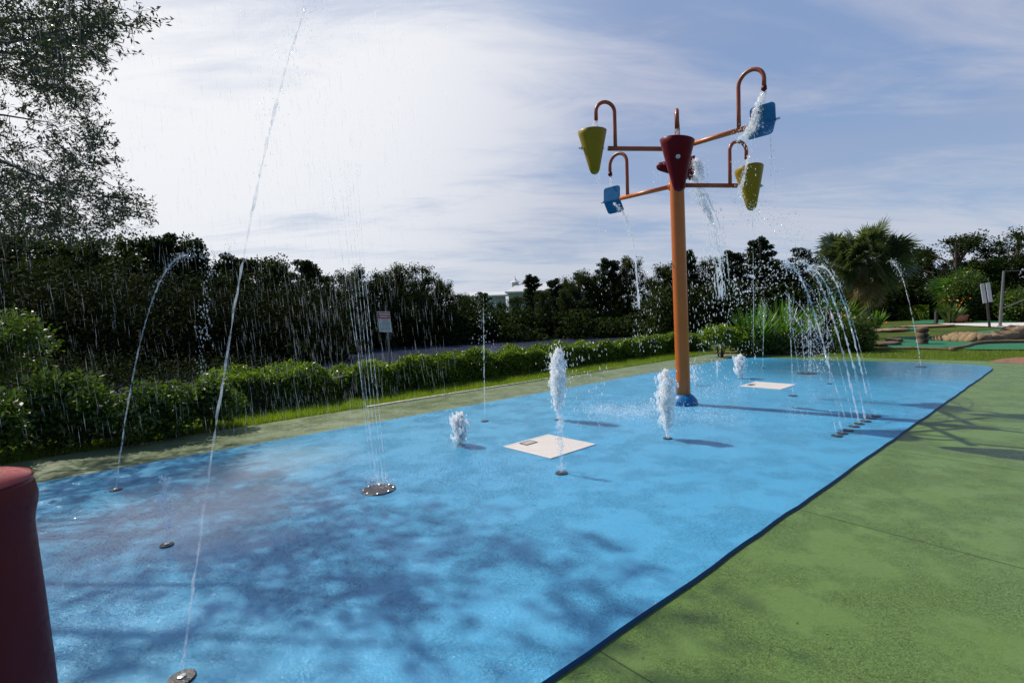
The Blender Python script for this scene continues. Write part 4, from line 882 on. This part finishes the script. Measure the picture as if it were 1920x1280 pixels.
jetmesh('water_jet', up_path(cJ1+zt, 1051, 782), [.012, .014, .017, .020, .024, .028, .030, .034], M_wat, 'clear jet column rising in front of the ivory grate', 70, .035, blobs=0)
jetmesh('water_jet', up_path(cJ1b+zt, 1046, 655), [.020, .026, .028, .032, .036, .040, .034, .012], M_foam, 'tall white foaming jet just behind the near ivory grate', 420, .085, (.003, .008), blobs=760, blobr=.026)
jetmesh('water_jet', up_path(cJ2+zt, 860, 777), [.028, .034, .04, .042, .045, .045, .035, .02], M_foam, 'short stubby white jet left of the near ivory grate', 130, .05, (.003, .006), blobs=420, blobr=.025)
jetmesh('water_jet', up_path(cJ3+zt, 1246, 697), [.020, .022, .025, .030, .034, .045, .05, .03], M_foam, 'white foaming jet just left of the orange pole', 170, .05, (.003, .006), blobs=620, blobr=.025)
jetmesh('water_jet', up_path(cJ4+zt, 1388, 667), [.04, .042, .046, .05, .055, .06, .06, .03], M_foam, 'smooth white foam jet near the far ivory grate', 60, .04, (.004, .008), blobs=360, blobr=.029)
jetmesh('water_jet', up_path(cJ6+zt, 906, 556), [.006, .007, .008, .008, .007, .006, .005, .004], M_wat, 'thin broken jet near the left deck strip', 150, .09, (.003, .007), breakup=.25, drop_low=.45)
jetmesh('water_jet', up_path(cJ7+zt, 308, 893), [.010, .011, .012, .014, .014, .012, .009, .004], M_wat, 'clear splashing jet in the shade at left', 170, .022, (.002, .006), blobs=34, blobr=.018, breakup=.05)
jetmesh('water_jet', up_path(cJ13+zt, 1479, 545), [.008]*8, M_wat, 'thin upright jet crossing the far ivory grate', 110, .05, (.004, .009), breakup=.25, drop_low=.5)
jetmesh('water_jet', up_path(cJ14+zt, 1433, 560), [.008]*8, M_wat, 'thin upright jet left of the large far cover', 110, .06, (.005, .010), breakup=.3, drop_low=.5)
jetmesh('water_jet', up_path(cJ16+zt, 1548, 560), [.006]*8, M_wat, 'faint thin jet between arching jets and far grate', 60, .06, (.004, .008), breakup=.5)
p5 = G(1303, 722, ZP); jetmesh('water_jet', up_path(p5, 1298, 684), [.015, .02, .02, .018, .015, .012, .01, .004], M_foam, 'ragged low jet just right of the orange pole', 180, .12, (.004, .009), blobs=14, blobr=.03, breakup=.3)
p5 = G(1345, 706, ZP); jetmesh('water_jet', up_path(p5, 1344, 676), [.012]*8, M_foam, 'small ragged jet left of the smooth foam jet', 70, .06, (.004, .009), breakup=.5)
jetmesh('water_jet', up_path(G(1520, 699, ZP), 1519, 600), [.012]*8, M_wat, 'splashing droplet column above the large far cover', 420, .14, (.005, .011), breakup=.5, drop_low=0)
for i, dx in enumerate((-22, -6, 6)): jetmesh('water_jet', up_path(cB+zt+np.array([dx*.008, 0, 0]), 1513+dx*1.3-6, 560), [.006]*8, M_wat, ('left', 'middle', 'right')[i]+' thin stream of the three rising from the large far cover', 30, .03, (.003, .007), breakup=.3)
# slanted jets : parabola towards an apex
def para(base, apex, smax=1.0, n=14):
    out = []
    for s_ in np.linspace(0, smax, n): out.append(np.array([base[0]+(apex[0]-base[0])*s_, base[1]+(apex[1]-base[1])*s_, base[2]+(apex[2]-base[2])*(1-(1-s_)**2)]))
    return out
jetmesh('water_jet', para(cJ15+zt, at(1668, 490, 14.2), .97), .011, M_wat, 'slanting jet rising near the far right corner of the pad', 160, .05, (.005, .010), breakup=.1, drop_low=.55)
jetmesh('water_jet', para(cJ9+zt, at(352, 478, 5.6), 1.02), [.006]*8+[.008]*6, M_wat, 'slanting thin jet rising from the cover nearest the red post', 260, .03, (.002, .005), breakup=.12, drop_low=.5)
pth = para(c8+zt, at(705, -70, 4.2), .70, 18); jetmesh('water_jet', pth, [.005]*7+[.007, .007, .008, .007, .006, .006, .005, .004, .004, .003, .003], M_wat, 'long curving jet rising across the sky from the bottom edge cover', 520, .04, (.0015, .0045), breakup=.12, drop_low=.45)
C = []
for px_, y0, y1, n_ in ((385, 500, 650, 60), (378, 560, 700, 60), (400, 470, 520, 40)):
    for _ in range(n_): C.append(at(px_+rng.normal()*7, rng.uniform(y0, y1), 5.6+rng.normal()*.1))
for px_, n_ in ((0, 90),):
    for _ in range(n_): C.append(at(rng.uniform(340, 440), 475+rng.normal()*9, 5.6+rng.normal()*.1))
V_, Q_ = drop_arrays(np.array(C), rng.uniform(.003, .007, len(C)), np.array([.3, 0, -1.]), 2.4); tagp(fastmesh('falling_drops', V_, Q_, M_drop), 'drops falling back from the thin slanting jet at left', 'water drops', kind='stuff')
# tall fine streams from the near large cover
for i, (dx, tx) in enumerate(((-.055, 628), (-.02, 645), (.012, 660), (.045, 672), (.075, 690), (.0, 612))):
    b_ = cA+zt+np.array([dx, 0, 0]); e = at(tx*.5+645*.5-(0 if i < 5 else 12), 300, cA[1]+.1+rng.normal()*.12); mid = at(652+i*7 if i < 5 else 640, 490, cA[1]+.05)
    pth = [(1-u)**2*b_+2*u*(1-u)*(mid*1.0)+u*u*e for u in np.linspace(0, 1, 16)]
    jetmesh('water_jet', pth, [.0030]*5+[.0026]*5+[.0018]*3+[.001]*3, M_wat, ['leftmost', 'second', 'third', 'fourth', 'rightmost', 'most left leaning'][i]+' of the fine tall streams from the bolted cover in the shade', 60, .05, (.0012, .003), breakup=.35, drop_low=.4)
# arching jets from the row
apx = [(1468, 575), (1478, 500), (1480, 560), (1494, 520), (1500, 490), (1520, 505), (1540, 500), (1530, 480)]
for i, (b_, ap) in enumerate(zip(rowc, apx)):
    e = at(ap[0]-4, ap[1], b_[1]+2.6); thick = i in (1, 4, 5, 6)
    jetmesh('water_jet', para(b_+zt, e, 1.05 if thick else .9, 16), .011 if thick else .0045, M_wat if not thick else M_drop, 'arching jet from the nozzle row, %s from the near end' % ORD[i], 190 if thick else 60, .035, (.003, .007), breakup=.12 if thick else .45, drop_low=.3, wob=.35)
C = []
for _ in range(400):
    u = rng.uniform(0, 1); px_ = 1520-u*150+rng.normal()*16; py_ = 497+u*u*75+rng.normal()*20; C.append(at(px_, py_, 10+rng.normal()*.5))
V_, Q_ = drop_arrays(np.array(C), rng.uniform(.005, .015, len(C)), np.array([-.4, .1, -1.]), rng.uniform(1, 1.9, len(C))); tagp(fastmesh('falling_drops', V_, Q_, M_drop), 'fat white drops falling left from the crest of the arching jets', 'water drops', kind='stuff')
C = []
for _ in range(260): C.append(at(1540+rng.normal()*12, rng.uniform(540, 700), 11+rng.normal()*.4))
V_, Q_ = drop_arrays(np.array(C), rng.uniform(.005, .012, len(C)), np.array([0, .1, -1.]), rng.uniform(1, 2.5, len(C))); tagp(fastmesh('falling_drops', V_, Q_, M_drop), 'dense drops falling between the arching jets', 'water drops', kind='stuff')
# bucket tree pours
def pour(pts, r0, r1, label, nd=200, spread=.05, mat=None, cat='falling water', strands=3, dr=(.003, .009), st=3.0, blobs=0):
    P_ = np.array(pts); k = len(P_); mb = MB(); seg = np.linspace(0, k-1, k*7); Pf = np.stack([np.interp(seg, np.arange(k), P_[:, i]) for i in range(3)], 1); R_ = np.linspace(r0, r1, len(Pf))
    for s_ in range(strands):
        off = rng.normal(size=3)*r0*.7; off[2] = 0; i0 = 0
        while i0 < len(Pf)-3:
            i1 = min(len(Pf)-1, i0+int(rng.integers(5, 14))); grow = (1+np.arange(i0, i1+1)/len(Pf)*2.0)[:, None]; rr = R_[i0:i1+1]*rng.uniform(.3, .8)*(1+.3*rng.normal(size=i1-i0+1)); rr = np.clip(rr, .001, None); rr[0] *= .3; rr[-1] *= .3
            mb.tube(Pf[i0:i1+1]+off*grow+rng.normal(size=(i1-i0+1, 3))*R_[i0:i1+1, None]*.3, rr, 6); i0 = i1+int(rng.integers(0, 3))
    u = rng.uniform(0, 1, nd)**.8; s_ = u*(len(Pf)-1); C = np.stack([np.interp(s_, np.arange(len(Pf)), Pf[:, i]) for i in range(3)], 1)+rng.normal(size=(nd, 3))*spread*(.3+u)[:, None]
    Vd, Td = drop_arrays(C, rng.uniform(dr[0], dr[1], nd), np.array([0, 0, -1.]), rng.uniform(1, st, nd)); mb.arr(Vd, Td); o = mb.build('falling_water', mat or M_drop, None, True); tagp(o, label, cat); return o
e = PIV['ub_s']; pv = PIV['ub'][0]
pour([e-Zv*.05, at(1421, 205, e[1]-.02), at(1414, 232, e[1]-.05), at(1408, 252, e[1]-.05)], .030, .055, 'stream pouring from the top right spout onto the blue paddle', 200, .05, strands=7)
pour([at(1412, 246, e[1]-.03), at(1398, 252, e[1]), at(1384, 262, e[1])], .02, .03, 'splash thrown left off the upper blue paddle', 170, .07, strands=3)
pour([at(1445, 252, e[1]), at(1449, 300, e[1]), at(1452, 360, e[1])], .006, .004, 'thin drip falling from the upper blue paddle', 60, .05, strands=1)
rb = PIV['ur'][0]
pour([at(1303, 300, 9.3), at(1309, 318, 9.2), at(1304, 345, 9.2), at(1318, 378, 9.2), at(1334, 420, 9.2), at(1346, 475, 9.2), at(1352, 560, 9.2)], .042, .02, 'heavy water pouring from the tipped rear red bucket', 800, .12, strands=7, dr=(.004, .013))
pour([at(1150, 380, 8.9), at(1168, 398, 8.9), at(1180, 425, 8.9), at(1190, 470, 8.9), at(1198, 580, 8.9)], .018, .012, 'thin stream falling off the lower blue paddle', 260, .07, strands=4)
ly = PIV['ly'][0]
pour([at(1404, 290, ly[1]-.3), at(1397, 320, ly[1]-.3), at(1391, 345, ly[1]-.3), at(1385, 375, ly[1]-.3)], .015, .02, 'water spilling over the left rim of the right yellow bucket', 120, .05, strands=4)
pour([at(1410, 386, ly[1]), at(1412, 420, ly[1]), at(1414, 560, ly[1]), at(1414, 690, ly[1])], .008, .006, 'drips falling from the tip of the right yellow bucket', 120, .07, strands=1)
pour([at(1123, 322, 7.9), at(1121, 345, 7.9), at(1122, 420, 7.9), at(1124, 600, 7.9)], .006, .004, 'drips falling from the tip of the left yellow bucket', 70, .06, strands=1)
for k_, d_, lab in (('ul', .16, 'left yellow bucket'), ('lf', .16, 'front red bucket'), ('ly', .16, 'right yellow bucket'), ('lb', .24, 'lower blue paddle')):
    e = PIV[k_+'_s']; pour([e-Zv*.0, e-Zv*d_*.5, e-Zv*d_], .018, .015, 'short spout stream filling the '+lab, 20, .012, strands=3, dr=(.002, .004))
lb = PIV['lb_s']
C = []
for _ in range(900):
    u = rng.uniform(0, 1); px_ = 1390+u*130+rng.normal()*10; py_ = 392+u*u*78+rng.normal()*(12+10*u); C.append(at(px_, py_, 8.2+rng.normal()*.35))
V_, Q_ = drop_arrays(np.array(C), rng.uniform(.003, .008, len(C)), np.array([.8, 0, -.6]), rng.uniform(1, 2.2, len(C))); tagp(fastmesh('flying_drops', V_, Q_, M_drop), 'arc of drops thrown out to the right below the yellow bucket', 'water drops', kind='stuff')
C = []
for x0, x1, y0, y1, Yd, n_ in ((1185, 1240, 480, 660, 9, 190), (1290, 1370, 440, 650, 9, 300), (1300, 1420, 640, 760, 8.6, 160), (1060, 1140, 640, 800, 7.2, 120), (1370, 1420, 230, 330, 7.6, 60), (1225, 1330, 300, 350, 9.2, 160)):
    for _ in range(n_): C.append(at(rng.uniform(x0, x1), rng.uniform(y0, y1), Yd+rng.normal()*.25))
C = np.array(C); C = C[C[:, 2] > .03]; V_, Q_ = drop_arrays(C, rng.uniform(.003, .009, len(C)), np.array([.05, 0, -1.]), rng.uniform(1.5, 5, len(C))); tagp(fastmesh('falling_drops', V_, Q_, M_drop), 'drops falling all around the orange pole', 'water drops', kind='stuff')
# fine falling spray over the left half
n_ = 4400; px = rng.uniform(-20, 860, n_); px = np.where(rng.uniform(0, 1, n_) < .35, 600+rng.normal(size=n_)*95, px); py = rng.uniform(-30, 820, n_); Yd = rng.uniform(3.2, 7.4, n_)
C = np.array([at(a_, b_, c_) for a_, b_, c_ in zip(px, py, Yd)]); C = C[C[:, 2] > .05]; n_ = len(C)
V_, Q_ = drop_arrays(C, rng.uniform(.0005, .0014, n_), np.array([.06, 0, -1.]), rng.uniform(30, 90, n_)); tagp(fastmesh('falling_spray', V_, Q_, M_mist), 'fine curtain of falling spray over the left half of the pad', 'spray', kind='stuff')
# splash on the pad: small drops, standing crowns
C = []
def splash(px, py, rx, ry, n, hz=.05):
    for _ in range(n):
        c = G(px+rng.normal()*rx*.5, py+rng.normal()*ry*.5, ZP); c[2] += abs(rng.normal())*hz; C.append(c)
for a_ in ((1175, 775, 75, 14, 2200), (1120, 770, 40, 8, 500), (1240, 765, 60, 20, 1200), (1320, 780, 60, 12, 500), (1340, 733, 60, 12, 350), (1310, 745, 50, 20, 300), (1500, 778, 40, 6, 110), (1475, 770, 18, 4, 60), (1250, 800, 60, 25, 260), (1370, 790, 60, 12, 200), (1535, 748, 30, 8, 60), (865, 836, 24, 5, 220, .02), (710, 908, 34, 12, 260), (1052, 880, 18, 5, 60), (1720, 700, 110, 6, 120), (1393, 712, 12, 2, 40)): splash(*a_)
C = np.array(C); V_, Q_ = drop_arrays(C, rng.uniform(.002, .0065, len(C)), None, rng.uniform(1, 2.2, len(C))); tagp(fastmesh('splash_drops', V_, Q_, M_drop), 'water splashing up off the blue pad around the pole', 'water drops', kind='stuff')
# water beads added for glints on the coating, in a lightened colour
C = []
for (px_, py_, rx, ry, n) in ((900, 880, 200, 38, 8500), (700, 900, 80, 32, 2600), (1250, 790, 280, 38, 1600), (160, 1120, 130, 120, 1500), (330, 1060, 200, 90, 1300), (640, 1020, 130, 70, 700), (60, 980, 160, 60, 500), (1000, 1000, 320, 110, 2500), (1500, 760, 240, 40, 500)):
    for _ in range(n):
        a_, b_ = px_+rng.normal()*rx*.6, py_+rng.normal()*ry*.6
        if b_ > 690: C.append(G(a_, b_, ZP+.001))
C = np.array(C); inside = np.array([0 < -side(c, padL) and side(c, padR) > .05 for c in C]); C = C[inside]
V_, Q_ = drop_arrays(C, rng.uniform(.0015, .0042, len(C)), np.array([0, 0, 1.]), .5); tagp(fastmesh('water_beads', V_, Q_, M_bead, smooth=True), 'added water beads scattered for glints on the blue pad', 'water drops', kind='stuff')

# bits of leaf litter on the green deck
C = []
while len(C) < 34:
    p = G(rng.uniform(1100, 1919), rng.uniform(700, 1279)); 
    if side(p, padR) < -.1: C.append(p+np.array([0, 0, .004]))
V_, Q_ = leaf_arrays(np.array(C), .028, .006, None, 1, .9); tagp(fastmesh('leaf_litter', V_, Q_, M_grassdry), 'tiny dry leaves and twigs scattered on the green deck', 'leaf litter', kind='stuff')
for o in list(COL.objects):
    if o.get('_w') is not None: del o['_w']
